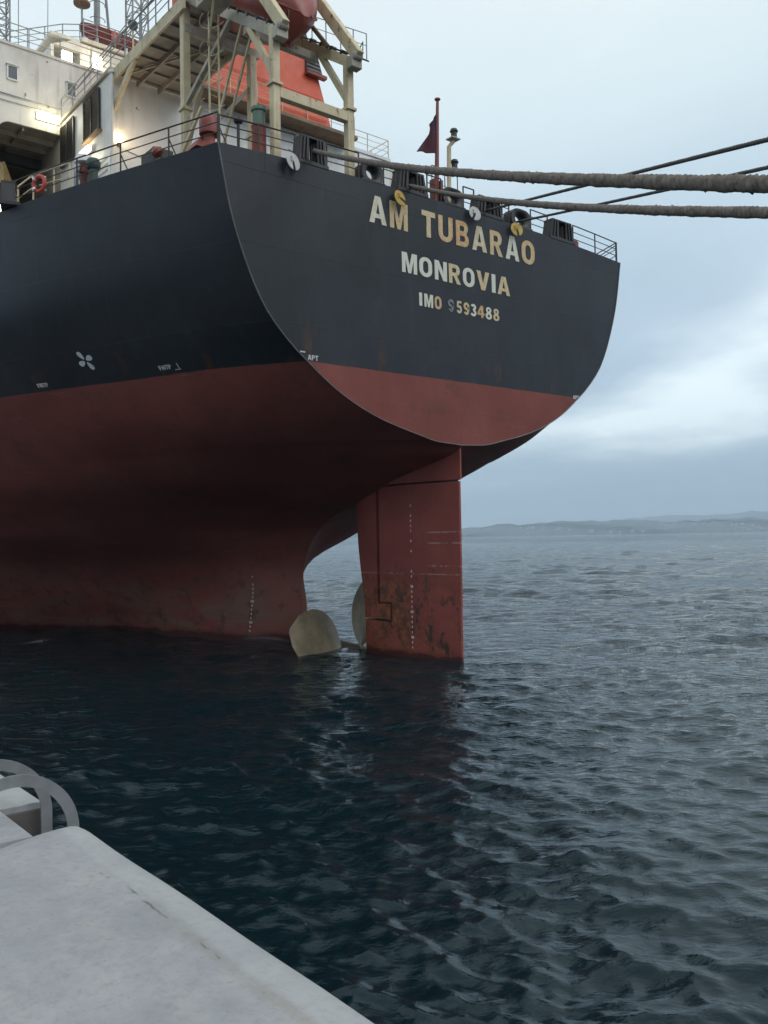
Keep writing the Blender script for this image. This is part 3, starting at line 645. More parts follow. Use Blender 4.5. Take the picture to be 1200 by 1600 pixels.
part('roof_deck', MB().box(FA-.06, 34, -15.2, 15.26, 28.5, 28.62), M['offwhite'], acc)
for P_, z_ in ((10.50, 27.17), (7.69, 27.19)):
    w = part('window', MB().box(FA-.03, FA-.005, P_-.20, P_+.20, z_-.29, z_+.29), M['glass'], acc)
    fr = MB()
    for a, b in (((P_-.23, z_-.33), (P_+.23, z_-.33)), ((P_-.23, z_+.33), (P_+.23, z_+.33)), ((P_-.23, z_-.33), (P_-.23, z_+.33)), ((P_+.23, z_-.33), (P_+.23, z_+.33))):
        fr.bar((FA-.04, *a), (FA-.04, *b), .06, .06, (1, 0, 0))
    part('window_frame', fr, M['white'], acc); part('window_eyebrow', MB().box(FA-.14, FA, P_-.30, P_+.30, z_+.36, z_+.40), M['white'], acc)
part('cable_pipe', MB().tube([(FA-.05, 15, 26.1), (FA-.05, 8.3, 26.05), (13.1, 8.34, 26.2), (7.2, 8.2, 26.5)], .03, 6), M['grey'], acc)
part('cable_pipe', MB().tube([(FA-.04, 15, 25.75), (FA-.04, 8.4, 25.75)], .018, 6), M['grey'], acc)
# winch gear in the porch
cr_ = bpy.data.objects.new('provision_winch', None); COL.objects.link(cr_); cr_.parent = ship; cr_.location = (21.5, 9.7, 17.2)
part('boom', MB().bar((-.6, 1.0, 6.1), (1.2, -.9, 3.2), .42, .62).bar((-.6, 1.0, 6.1), (-.9, 1.0, 3.6), .35, .4), M['tan'], cr_, bevel=.03)
part('housing', MB().box(-.9, .5, -1.2, .3, 0, 3.6), M['tan'], cr_, bevel=.05); part('drum', MB().lathe([(.5, -.5), (.5, -.42), (.28, -.42), (.28, .42), (.5, .42), (.5, .5)], (-.8, 1.0, 3.9), (0, 1, 0)), M['tan'], cr_, 40)
# side bulwark box and cream rail by the porch
part('side_locker', MB().box(8.6, 13.6, 10.9, 11.05, 17, 18.55), M['white'], ship, bevel=.02)
railing([(16.1, 11.5, 17.9), (15.2, 11.5, 19.1), (13.2, 11.5, 18.95), (10.7, 11.5, 18.4), (9.0, 11.5, 18.0)], 1.05, (.5,), 2.4, 'cream', .035)
# upper house
uh = part('upper_house', MB().box(21.0, 30, -8, 6.6, 28.62, 30.75).box(21.0, 30, 7.95, 8.1, 28.62, 30.2).box(23.4, 23.5, 6.6, 8.0, 28.62, 30.2).box(21.0, 30, 6.6, 8.1, 30.75, 30.9), M['offwhite'], ship)
tri = [(6.6, 30.2), (8.1, 30.2), (7.0, 30.75), (6.6, 30.75)]
part('gable', MB().prism([(21.0, p, z) for p, z in tri], [(21.15, p, z) for p, z in tri]), M['offwhite'], uh)
part('bridge_deck', MB().box(20.9, 30, -8.2, 6.5, 30.91, 31.05), M['offwhite'], uh)
railing([(FA+.05, 15.1, 28.6), (FA+.05, 11.2, 28.6), (FA+.05, 8.2, 28.6), (FA+.05, 2.0, 28.6)], 1.02, mat='grey', spacing=1.6)
railing([(21.0, 6.4, 31.05), (21, 3, 31.05), (21, -3, 31.05)], 1.05, mat='grey', spacing=1.5)
railing([(26.0, 8.6, 31.9), (22.4, 7.0, 31.2), (21.2, 5.6, 31.1)], 1.05, mat='grey', spacing=1.2)
railing([(19.2, 8.22, 25.52), (13, 8.22, 25.52), (8.5, 8.2, 25.35), (6.2, 8.2, 25.35)], 1.02, mat='grey', spacing=1.5)
railing([(12.0, 4.3, 25.56), (12, 0, 25.56), (12, -4.4, 25.56), (13.0, -4.6, 25.54), (13, -7.5, 25.54), (16, -7.5, 25.54)], 1.0, mat='cream', spacing=1.6, r=.022)
# ------------------------------------------------------------------ funnel
def funnel_ring(z): k = (z-25.5)*.268; return [(13.35+k*.25, 4.12-k-.45, z), (13.35+k*.25, -4.20+k, z), (19.0-k*.3, -4.2+k, z), (19-k*.3, 4.12-k-.45, z)]
fz_ = [25.5, 29.85, 30.7, 34.0]; fu = None
for (a, b, m) in ((25.5, 29.85, 'orange'), (29.85, 30.75, 'white'), (30.75, 34.2, 'black')):
    q = MB().prism(funnel_ring(a), funnel_ring(b))
    if fu is None: fu = part('funnel', q, M[m], ship, bevel=.04)
    else: part('funnel_band', q, M[m], fu, bevel=.04)
def gr_pt(P, z): return (13.35+(z-25.5)*.067, P, z)
gl = MB().prism([(gr_pt(-2.45, 29.0)[0]-.12, -2.45, 29.0), (gr_pt(0, 29.0)[0]-.12, -3.50, 29.0), (gr_pt(0, 30.6)[0]-.12, -3.05, 30.7), (gr_pt(0, 30.6)[0]-.12, -2.55, 30.7)],
                [(gr_pt(-2.45, 29.0)[0]+.1, -2.45, 29.0), (gr_pt(0, 29.0)[0]+.1, -3.50, 29.0), (gr_pt(0, 30.6)[0]+.1, -3.05, 30.7), (gr_pt(0, 30.6)[0]+.1, -2.55, 30.7)])
gl = part('funnel_louvre', gl, M['louvre'], fu)
sb = MB()
for i in range(8): zz = 29.15+i*.2; sb.bar((13.35+(zz-25.5)*.067-.15, -2.5, zz), (13.35+(zz-25.5)*.067-.15, -3.4+i*.045, zz), .05, .03)
part('slats', sb, M['grey'], fu)['kind'] = 'stuff'
part('louvre_sill', MB().box(13.25, 13.55, -3.62, -2.4, 28.82, 28.98), M['red'], fu)
for zz in (26.6, 27.7): part('grab_rail', MB().tube([(13.28+(zz-25.5)*.067, 3.35-(zz-25.5)*.268, zz), (13.28+(zz-25.5)*.067, -3.9+(zz-25.5)*.268, zz)], .02, 5), M['orange'], fu)
part('grab_rail', MB().bar((13.3, .6, 25.7), (13.45, .6, 28.2), .03, .03).bar((13.3, -2.4, 25.7), (13.4, -2.4, 27.2), .03, .03), M['cream'], fu)

# ------------------------------------------------------------------ boat platform and davit
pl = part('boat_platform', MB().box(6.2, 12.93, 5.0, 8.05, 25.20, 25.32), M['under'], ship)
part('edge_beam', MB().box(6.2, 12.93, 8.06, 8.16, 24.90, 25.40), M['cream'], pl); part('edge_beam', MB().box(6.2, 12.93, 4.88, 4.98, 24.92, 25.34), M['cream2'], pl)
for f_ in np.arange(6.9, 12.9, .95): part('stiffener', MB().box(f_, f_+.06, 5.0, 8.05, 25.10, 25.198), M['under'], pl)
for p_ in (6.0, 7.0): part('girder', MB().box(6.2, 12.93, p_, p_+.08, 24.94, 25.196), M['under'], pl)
part('cross_brace', MB().bar((12.6, 7.9, 25.06), (7.2, 5.3, 25.06), .07, .07), M['cream2'], pl)
part('bracket', MB().bar((13.0, 8.08, 23.72), (10.75, 8.08, 25.0), .12, .34), M['cream'], pl, bevel=.01)
part('wall_bracket', MB().bar((12.9, 4.7, 22.5), (10.9, 4.9, 24.95), .12, .3), M['cream2'], pl)
dv = bpy.data.objects.new('davit_frame', None); COL.objects.link(dv); dv.parent = ship
PL, PR = 7.82, 4.78
def post(F, P, z0, z1, w, collar):
    part('post', MB().box(F-w/2, F+w/2, P-w/2, P+w/2, z0, z1), M['cream'], dv, bevel=.02)
    part('collar', MB().box(F-w/2-.07, F+w/2+.07, P-w/2-.07, P+w/2+.07, collar-.05, collar+.05), M['cream'], dv, bevel=.01)
    part('foot_plate', MB().box(F-w/2-.1, F+w/2+.1, P-w/2-.1, P+w/2+.1, z0-.02, z0+.05), M['brown'], dv)
post(.42, PL, 17.12, 21.62, .27, 19.68); post(.42, PR, 17.2, 21.50, .27, 19.72)
post(6.6, 7.9, 17.2, 25.18, .30, 21.2); post(6.55, 5.0, 17.2, 24.2, .30, 20.9)
SL = math.tan(R(34))
def rail_z(F): return 21.45+SL*(F-.42)
for P in (PL, PR):
    a = Vector((.15, P, rail_z(.15))); b = Vector((7.4, P, rail_z(7.4)))
    part('ramp_rail', MB().bar(a, b, .18, .36), M['cream'] if P == PR else M['cream2'], dv, bevel=.015)
    part('knee_brace', MB().bar((.42, P, 20.0), (2.05, P, rail_z(2.05)-.16), .17, .22), M['cream'], dv, bevel=.012)
    for i in range(9):
        F = .7+i*.62; q = Vector((F, P-.02, rail_z(F)+.25)); part('roller', MB().lathe([(.06, -.13), (.085, -.11), (.085, .11), (.06, .13)], q, (0, 1, 0), 12), M['black'], dv, 40)
    e = Vector((-.2, P, 21.35)); t_ = Vector((3.1, P, 21.35+3.3*1.32))
    part('launch_arm', MB().bar(e, t_, .26, .40), M['cream'], dv, bevel=.03)
    part('arm_pivot', MB().lathe([(.1, -.19), (.14, -.16), (.14, .16), (.1, .19)], e+Vector((.1, 0, .05)), (0, 1, 0), 16), M['cream2'], dv, 40)
    part('end_box', MB().box(-.10, .22, P-.22, P+.22, 21.02, 21.42), M['cream2'], dv, bevel=.02)
    part('hose', MB().tube([(.0, P-.1, 21.6), (-.25, P-.15, 21.9), (-.3, P-.1, 21.5), (.0, P-.12, 21.2)], .02, 6), M['black'], dv, 60)
part('cross_beam', MB().bar((.42, PL-.14, 19.42), (.42, PR+.14, 19.42), .26, .34), M['cream'], dv, bevel=.015)
part('head_beam', MB().bar((2.3, PL, rail_z(2.3)-.36), (2.3, PR, rail_z(2.3)-.36), .2, .3), M['cream2'], dv, bevel=.015)
part('cross_beam', MB().bar((6.55, 8.0, 24.35), (6.55, 4.7, 24.35), .24, .34), M['cream2'], dv, bevel=.015)
part('arm_crosshead', MB().bar((3.0, PL, 25.5), (3.0, PR, 25.5), .25, .3), M['cream'], dv)
part('diagonal_brace', MB().bar((6.58, 5.1, 22.9), (6.58, 7.0, 20.6), .13, .13), M['cream2'], dv)
part('diagonal_brace', MB().bar((6.62, 7.8, 21.3), (6.62, 6.4, 24.2), .16, .18), M['cream'], dv)
part('side_brace', MB().bar((6.5, 7.9, 21.4), (3.2, 7.85, rail_z(3.2)-.2), .16, .16), M['cream2'], dv)
railing([(-.1, 4.35, 21.5), (1.4, 4.35, 22.5), (3.2, 4.35, 23.7)], .85, (.5,), 1.0, 'grey', .018, parent=ship)
part('walkway', MB().bar((-.1, 4.45, 21.40), (3.2, 4.45, 23.6), .4, .05), M['black'], dv)
part('damper', MB().bar((1.3, 5.0, 22.3), (2.9, 5.2, 24.4), .13, .13), M['brown'], dv)
# access ladder with safety hoops, small landing, inclined ladder
ld = bpy.data.objects.new('access_ladder', None); COL.objects.link(ld); ld.parent = ship
for P, F in ((8.62, 3.36), (8.22, 3.40)): part('stile', MB().tube([(F, P, 17), (F, P, 24.6)], .038, 6), M['cream'], ld, 60)
rung = MB().tube([(3.36, 8.62, 0), (3.40, 8.22, 0)], .014, 5).mesh('rung', M['cream'], 60)
for i in range(24): link('rung', rung, ld, (0, 0, 17.3+i*.3))
hoop = MB().tube([(3.38+.72*math.sin(R(a))*1.0, 8.42+.40*math.cos(R(a)), -.05*math.sin(R(a))) for a in range(0, 181, 15)], .02, 5).mesh('hoop', M['cream'], 60)
for i in range(5): link('hoop', hoop, ld, (0, 0, 19.1+i*1.0))
part('landing', MB().box(2.0, 3.5, 8.15, 9.0, 23.30, 23.36).bar((2.0, 9.0, 23.33), (3.5, 9.0, 23.33), .08, .12).bar((2.0, 8.15, 23.33), (2.0, 9.0, 23.33), .08, .12), M['cream2'], ld)
part('landing_brace', MB().bar((2.2, 9.0, 23.3), (3.36, 8.65, 22.0), .06, .06).bar((2.0, 8.1, 23.3), (2.0, 8.95, 23.25), .06, .06), M['cream'], ld)
for dp in (0, .45): part('stair_stringer', MB().bar((3.2, 7.35-dp, 23.3), (5.6, 7.35-dp, 19.6), .06, .12), M['cream'], ld)
railing([(2.0, 9.0, 23.36), (3.5, 9.0, 23.36)], 1.0, (.5,), .75, 'cream', .022)
part('raft_cradle', MB().bar((5.9, 9.3, 17), (3.6, 8.8, 19.9), .1, .1).bar((2.6, 8.3, 17), (3.4, 8.8, 19.4), .1, .1), M['cream'], ship)

# ------------------------------------------------------------------ vents, lamps and small fittings on the ship
def mushroom(F, P, mat, r=.30, h=1.0, z=None):
    z = deck_z(F, P) if z is None else z
    o = part('mushroom_vent', MB().lathe([(r*1.5, 0), (r*1.3, .12), (r*.62, .36), (r*.58, h*.55)], (F, P, z), n=20), M[mat], ship, 40)
    part('vent_cap', MB().lathe([(r*.6, h*.5), (r*1.02, h*.52), (r*1.02, h*.9), (r*.85, h), (.02, h*1.04)], (F, P, z), n=20), M[mat], o, 40); return o
mushroom(.95, 9.95, 'red', .31, 1.12)
part('vent_skirt', MB().lathe([(.75, 0), (.3, .45), (.2, .5)], (1.25, 10.0, 17.05), n=4), M['red'], ship)
gv = part('vent_pipe', MB().lathe([(.24, 0), (.24, 1.2), (.26, 1.25)], (.9, 8.15, 17.1), n=18), M['red'], ship, 40)
part('vent_head', MB().lathe([(.21, 1.25), (.21, 1.72), (.26, 1.76), (.26, 1.86), (.1, 1.92)], (.9, 8.15, 17.1), n=18), M['green'], gv, 40)
part('vent_flange', MB().box(.5, 1.3, 7.85, 8.5, 17.1, 17.35), M['black'], gv, bevel=.02)
v2 = part('mushroom_vent', MB().lathe([(.15, 0), (.15, .42), (.21, .45), (.21, .6), (.15, .63), (.15, .85)], (6.6, 11.85, 17.3), n=18), M['red'], ship, 40)
part('vent_cap', MB().lathe([(.16, .78), (.32, .82), (.32, .95), (.26, 1.08), (.05, 1.15)], (6.6, 11.85, 17.3), n=18), M['white'], v2, 40)
v3 = part('mushroom_vent', MB().lathe([(.16, 0), (.16, .48), (.2, .5)], (6.0, 11.75, 17.25), n=18), M['dkgreen'], ship, 40)
part('vent_cap', MB().lathe([(.2, .48), (.25, .55), (.25, .74), (.19, .84), (.05, .87)], (6.0, 11.75, 17.25), n=18), M['dkgreen'], v3, 40)
part('vent_gooseneck', MB().tube([(6.4, 12.2, 17.0), (6.4, 12.2, 17.7), (6.5, 12.1, 17.95), (6.75, 11.95, 17.95), (6.85, 11.9, 17.6)], .09, 10), M['grey'], ship, 60)
part('deck_box', MB().box(2.75, 3.75, 10.3, 11.0, 17.0, 17.62), M['louvre'], ship, bevel=.03)
hl = part('hailer', MB().lathe([(.05, 0), (.17, .05), (.20, .16), (.12, .26), (.03, .28)], (2.25, 11.02, 17.12), (.4, .5, .8), 16), M['red'], ship, 40)
part('bracket', MB().tube([(2.25, 10.95, 17.0), (2.25, 11.0, 17.2)], .03, 6), M['rail'], hl)
part('drum', MB().lathe([(.42, 0), (.42, .46), (.36, .52)], (.75, -7.52, 17.08), n=22), M['red'], ship, 40)
for (F, P) in ((.6, 9.1), (.7, 6.0)):
    pd = part('winch_pedestal', MB().tube([(F, P, 17.1), (F, P, 18.2)], .05, 8).lathe([(.13, 1.05), (.16, 1.12), (.1, 1.2)], (F, P, 17.05), n=10), M['black'], ship, 50)
part('sign_board', MB().box(13.15, 14.7, 8.21, 8.24, 20.85, 21.85), M['white'], ship)
sg = MB(); 
for r_ in range(3):
    x = 14.5
    while x > 13.4:
        w_ = random.uniform(.07, .13); sg.box(x-w_, x, 8.242, 8.247, 21.58-.27*r_, 21.70-.27*r_); x -= w_+.04
part('faded_lettering', sg, M['grey'], ship)['kind'] = 'stuff'
def lamp(name, loc, mb, glow, watts, col, radius=.12, off=(0, .25, 0)):
    o = bpy.data.objects.new(name, None); COL.objects.link(o); o.parent = ship; o.location = loc
    part('lamp_glass', mb, M[glow], o, 40)
    l = bpy.data.lights.new(name, 'POINT'); l.energy = watts; l.color = col; l.shadow_soft_size = radius; lo = bpy.data.objects.new('lamp_light', l); COL.objects.link(lo); lo.parent = o; lo.location = off
    return o
WC = (1.0, .92, .66)
o = lamp('tube_lamp', (15.6, 8.42, 22.62), MB().box(-.52, .52, -.07, .07, -.11, .11), 'tube', 26, WC, .2, (0, .3, -.05)); part('housing', MB().box(-.6, .6, -.12, -.075, -.14, .16), M['white'], o)
o = lamp('tube_lamp', (FA-.16, 8.86, 25.42), MB().box(-.08, .08, -.50, .50, -.13, .13), 'tube', 24, WC, .3, (-.8, 0, -.1)); part('housing', MB().box(.085, .15, -.56, .56, -.17, .17), M['white'], o)
o = lamp('bulkhead_lamp', (12.86, 7.90, 22.42), MB().lathe([(.02, -.20), (.15, -.12), (.16, .08), (.08, .16)], (0, 0, 0), n=16), 'bulk', 42, (1, .80, .56), .3, (-1.3, -.6, .2)); part('bracket', MB().box(.02, .13, -.09, .09, -.34, -.20), M['brown'], o)
for P_, z_ in ((7.45, 29.45), (5.75, 29.9)):
    o = lamp('floodlight', (20.5 if P_ > 6.6 else 20.8, P_, z_), MB().box(-.05, .05, -.24, .24, -.30, .30), 'flood', 30, WC, .3, (-.7, 0, 0)); part('housing', MB().box(.055, .22, -.28, .28, -.34, .34), M['grey'], o); part('bracket', MB().box(.06, .12, -.04, .04, -.85, -.34), M['grey'], o)
o = lamp('tube_lamp', (16.4, 11.9, 19.4), MB().box(-.08, .08, -.45, .45, -.2, .2), 'tube', 20, WC, .2, (-.3, 0, 0)); part('housing', MB().box(.085, .15, -.5, .5, -.24, .24), M['white'], o)
# flagstaff and stern light mast
part('flagstaff', MB().tube([(.35, .74, 17.2), (.32, .62, 21.3)], [.10, .055], 10).lathe([(.05, 0), (.11, .03), (.11, .08), (.03, .12)], (.32, .62, 21.27), n=12), M['red'], ship, 50)
part('staff_tabernacle', MB().box(.2, .5, .52, .62, 17.2, 18.2).box(.2, .5, .84, .94, 17.2, 18.2), M['red'], ship)
lm = part('stern_light_mast', MB().tube([(1.2, -.72, 17.2), (1.2, -.78, 20.2), (1.15, -.98, 20.45)], .085, 10), M['cream'], ship, 50)
for z_ in (20.55, 19.3, 18.05):
    part('lantern', MB().lathe([(.12, 0), (.16, .03), (.12, .08), (.12, .26), (.17, .30), (.13, .40), (.04, .44)], (1.15, -1.02, z_), n=14), M['black'], lm, 40)
    part('lantern_shelf', MB().box(.95, 1.35, -1.2, -.75, z_-.04, z_), M['disc'], lm)
railing([(1.6, -.2, 18.3), (1.6, -1.6, 18.3)], 1.15, (.4,), .7, 'rail', .018)

# antennas, masts above
def lattice(F, P, z0, z1, w, name='lattice_mast', mat='grey'):
    mb = MB(); cs = [(F-w/2, P-w/2), (F+w/2, P-w/2), (F+w/2, P+w/2), (F-w/2, P+w/2)]
    for x, y in cs: mb.tube([(x, y, z0), (x, y, z1)], .06, 6)
    o = part(name, mb, M[mat], ship, 60); n = int((z1-z0)/(w*.9)); lac = MB()
    for i in range(n):
        a, b = z0+(z1-z0)*i/n, z0+(z1-z0)*(i+1)/n
        for k in range(4):
            p, q = cs[k], cs[(k+1) % 4]
            lac.tube([(*p, a), (*q, b)] if (i+k) % 2 else [(*q, a), (*p, b)], .03, 5); lac.tube([(*p, a), (*q, a)], .03, 5)
    part('lacing', lac, M[mat], o, 60); return o
lattice(24.5, 1.9, 31.0, 39, .95); lattice(30, 7.9, 30.9, 39, .7)
mm = part('signal_mast', MB().tube([(24, 4.5, 31), (24, 4.5, 39)], .17, 12), M['grey'], ship, 50)
part('mast_leg', MB().tube([(24.6, 3.3, 31), (24.2, 4.1, 38)], .08, 8), M['grey'], mm)
for i in range(5):
    z_ = 34.0+i*.9; part('hoop', MB().tube([(23.9-.1, 4.55+.42*math.cos(R(a)), z_) if False else (23.8-.35*math.sin(R(a)), 4.55+.42*math.cos(R(a)), z_) for a in range(0, 181, 20)], .025, 5), M['grey'], mm)
ob = part('dome_antenna', MB().tube([(23.8, 5.43, 31), (23.8, 5.43, 34.5)], .055, 8), M['grey'], ship, 50)
part('dish', MB().lathe([(.1, 34.4), (.44, 34.55), (.46, 34.66), (.30, 34.82), (.05, 34.88)], (23.8, 5.43, 0), n=20), M['brown'], ob, 40)
part('whip_antenna', MB().tube([(22, 9.4, 28.6), (22, 9.35, 38)], [.03, .015], 5), M['grey'], ship)
part('whip_antenna', MB().tube([(26, 6.6, 31), (26, 6.5, 40)], [.03, .012], 5), M['grey'], ship)
part('stay_wire', MB().tube([(22, 5.0, 31.1), (16, 1.9, 36.4)], .03, 5), M['grey'], ship)
fh = part('searchlight', MB().lathe([(.16, -.2), (.24, -.18), (.26, .16), (.2, .22)], (20.5, 3.9, 32.4), (-.8, .4, -.3), 16), M['dkgreen'], ship, 40); part('bracket', MB().tube([(20.5, 3.9, 28.6), (20.5, 3.9, 32.3)], .05, 8), M['cream'], fh)
part('equipment_locker', MB().box(7.4, 8.1, 7.0, 7.7, 25.32, 26.9), M['orange'], ship, bevel=.03)

# ------------------------------------------------------------------ things that rest on or hang from the ship
def ship_thing(name, F, P, z, label, cat, group=None, empty=True):
    o = bpy.data.objects.new(name, None); COL.objects.link(o); o.matrix_world = SHIPM @ Matrix.Translation((F, P, z)); return tag(o, label, cat, group)
# free-fall lifeboat, bow down over the stern
lb = ship_thing('lifeboat', 1.2, 6.3, 22.0, 'dark red enclosed lifeboat hanging bow-down in the cream davit frame', 'lifeboat')
ax = Vector((math.cos(R(34)), 0, math.sin(R(34)))); nz_ = Vector((-math.sin(R(34)), 0, math.cos(R(34))))
def boat_rows(up):
    wf = pchip([0, .25, .7, 1.4, 2.4, 5, 7.4], [.10, .45, .80, 1.12, 1.28, 1.30, 1.12]); kf = pchip([0, .25, .7, 1.5, 3, 7.4], [.55, .12, -.22, -.45, -.55, -.45]); tf = pchip([0, .4, 1.2, 2.4, 4, 5.6, 7.4], [.8, 1.25, 1.7, 2.05, 2.2, 2.9, 2.9]); rows = []
    for s_ in np.concatenate([np.linspace(0, 1.4, 12), np.linspace(1.7, 7.4, 14)]):
        w, k, t = float(wf(s_)), float(kf(s_)), float(tf(s_)); row = []; ch = .85
        if not up: prof = [(0, k), (.12, k+.02), (.45, k+(ch-k)*.28), (.75, k+(ch-k)*.52), (.95, k+(ch-k)*.80), (1.0, ch)]
        else: prof = [(1.0, ch), (.96, ch+(t-ch)*.35), (.84, ch+(t-ch)*.70), (.55, ch+(t-ch)*.93), (.2, t), (0, t)]
        for sg_ in (1, -1):
            pr = prof if sg_ == 1 else prof[::-1]
            for q, zz in pr: row.append(ax*s_+nz_*max(min(zz, t), k)+Vector((0, sg_*q*w, 0)))
        if not up: row = row[6:]+row[:6]
        rows.append(row)
    return rows
bt = MB(); rr_ = boat_rows(False); bt.grid(rr_); bt.add(rr_[0], [tuple(range(12))]); bt.add(rr_[-1], [tuple(range(12))]); part('boat_hull', bt, M['boat'], lb, 28)
bt = MB(); rr_ = boat_rows(True); bt.grid(rr_); bt.add(rr_[0], [tuple(range(12))]); bt.add(rr_[-1], [tuple(range(12))]); part('canopy', bt, M['boat'], lb, 35)
part('fender_rail', MB().tube([ax*s_+nz_*.85+Vector((0, float(pchip([0, .7, 2.4, 5, 7.4], [.12, .82, 1.30, 1.32, 1.14])(s_)), 0)) for s_ in np.linspace(.1, 7.3, 16)], .05, 8).tube([ax*s_+nz_*.85-Vector((0, float(pchip([0, .7, 2.4, 5, 7.4], [.12, .82, 1.30, 1.32, 1.14])(s_)), 0)) for s_ in np.linspace(.1, 7.3, 16)], .05, 8), M['boat'], lb, 50)
part('skid', MB().bar(ax*.6-nz_*.25, ax*6.5-nz_*.52, .14, .12, nz_), M['boat'], lb)
# small rescue boat on the upper deck
rbt = ship_thing('rescue_boat', 23.6, 3.9, 32.6, 'small brown-red open boat stowed on the upper deck under the masts', 'boat')
wf = pchip([-1.7, -1.2, 0, 1.2, 1.7], [.15, .5, .62, .5, .2]); rows = []
for u in np.linspace(-1.7, 1.7, 17):
    w = float(wf(u)); k = .28*(abs(u)/1.7)**2.5; rows.append([(s_*w*q, u, k+zz*(.62-k*.5)) for s_, q, zz in ((1, 1, 1), (1, .92, .55), (1, .6, .2), (1, 0, 0), (-1, .6, .2), (-1, .92, .55), (-1, 1, 1))])
b = MB().grid(rows); b.add([r_[0] for r_ in rows]+[r_[-1] for r_ in reversed(rows)], [tuple(range(34))]); part('boat_hull', b, M['red'], rbt, 40)
part('cradle', MB().box(-.3, .3, -.9, -.8, -1.5, .1).box(-.3, .3, .8, .9, -1.5, .1), M['white'], rbt); part('rescue_panel', MB().box(-.66, -.60, -.3, .2, .1, .6), M['buoy'], rbt)
# lifebuoy
bu = ship_thing('lifebuoy', 7.75, half_breadth(ZTOP, 7.75)-.02, ZTOP+.50, 'red ring lifebuoy on the port deck rail beside the black fairlead', 'lifebuoy')
tr_ = R(-19.5); tm = MB(); Rr, rr = .27, .075; rows = []
for i in range(33):
    a = 2*math.pi*i/32; rows.append([Vector(((Rr+rr*math.cos(t))*math.cos(a), rr*math.sin(t), (Rr+rr*math.cos(t))*math.sin(a))) for t in [2*math.pi*j/10 for j in range(11)]])
tm.grid(rows); bb = part('ring', tm, M['buoy'], bu, 80, rot=(0, 0, R(24)))
for a in (45, 135, 225, 315):
    q = Vector((math.cos(R(a))*Rr*math.cos(R(24)), math.cos(R(a))*Rr*math.sin(R(24)), math.sin(R(a))*Rr)); part('band', MB().tube([q+Vector((-math.sin(R(a))*math.cos(R(24)), -math.sin(R(a))*math.sin(R(24)), math.cos(R(a))))*s_ for s_ in (-.035, .035)], .083, 12), M['white'], bb)
# flag: cloth drooping from the staff
fg = ship_thing('flag', .33, .64, 20.75, 'dark maroon ensign drooping from the flagstaff on the stern', 'flag')
def cloth(u0, u1, v0, v1, nu=14, nv=16):
    rows = []
    for i in range(nv+1):
        v = v0+(v1-v0)*i/nv; row = []
        for j in range(nu+1):
            u = u0+(u1-u0)*j/nu
            y = .06+u*(.30+.72*v**1.7); z = -v*1.52-u*(.50-.28*v)+.10*math.sin(v*3)*u; x = .09*math.sin(u*9+v*4)*u+.05*math.sin(v*7+u*3)*u
            row.append((x, y, z))
        rows.append(row)
    return rows
f1 = MB().grid(cloth(0, 1, .42, 1)).grid(cloth(.45, 1, 0, .42)); f2 = MB().grid(cloth(0, .45, 0, .42))
for nm, q, m in (('fly', f1, 'flagred'), ('canton', f2, 'flagblue')):
    c_ = part(nm, q, M[m], fg, 180); so_ = c_.modifiers.new('thick', 'SOLIDIFY'); so_.thickness = .008
# rat guards
def rat_guard(P, z, mat, label, yaw, slot, F=-.20, r=.29):
    o = ship_thing('rat_guard', F, P, z, label, 'rat guard', 'rat guards hung along the top edge of the transom'); n = 40; pts = []
    for i in range(n+1):
        a = R(slot+12)+(2*math.pi-R(24))*i/n; pts.append((r*math.cos(a), r*math.sin(a)))
    sl2 = R(slot); d = Vector((math.cos(sl2), math.sin(sl2))); e_ = Vector((-d.y, d.x)); inner = [d*.03-e_*.05, d*-.05, d*.03+e_*.05]
    poly = pts+[tuple(q) for q in inner]
    mb = MB().prism([(-.012, y, zz) for y, zz in poly], [(.012, y, zz) for y, zz in poly]); dd = part('disc', mb, M[mat], o, rot=(0, R(8), R(yaw)))
    part('rim', MB().tube([(0, y, zz) for y, zz in pts], .016, 6), M[mat], dd, 60)
    part('handle', MB().tube([(-.01, .10, .12), (-.07, .12, .10), (-.07, .12, -.02), (-.01, .10, -.04)], .012, 5), M['rail'], dd)
    part('lashing', MB().tube([(0, 0, r), (.12, .02, r+.12), (.28, .0, r+.20)], .010, 5), M['rail'], o)
rat_guard(7.55, 16.98, 'disc', 'white slotted rat guard disc below the fairlead nearest the davit post', 12, -95)
rat_guard(3.02, 16.83, 'yellow', 'rusty yellow rat guard disc overlapping the letter M of the ship name', 8, 200, r=.27)
rat_guard(-.75, 17.10, 'disc', 'white rat guard disc with a wide notch, hung above the letters UB', -6, -60, r=.27)
rat_guard(-3.10, 16.98, 'yellow', 'bright yellow rat guard disc under the fairlead with the thin dark rope', -14, -100, r=.27)

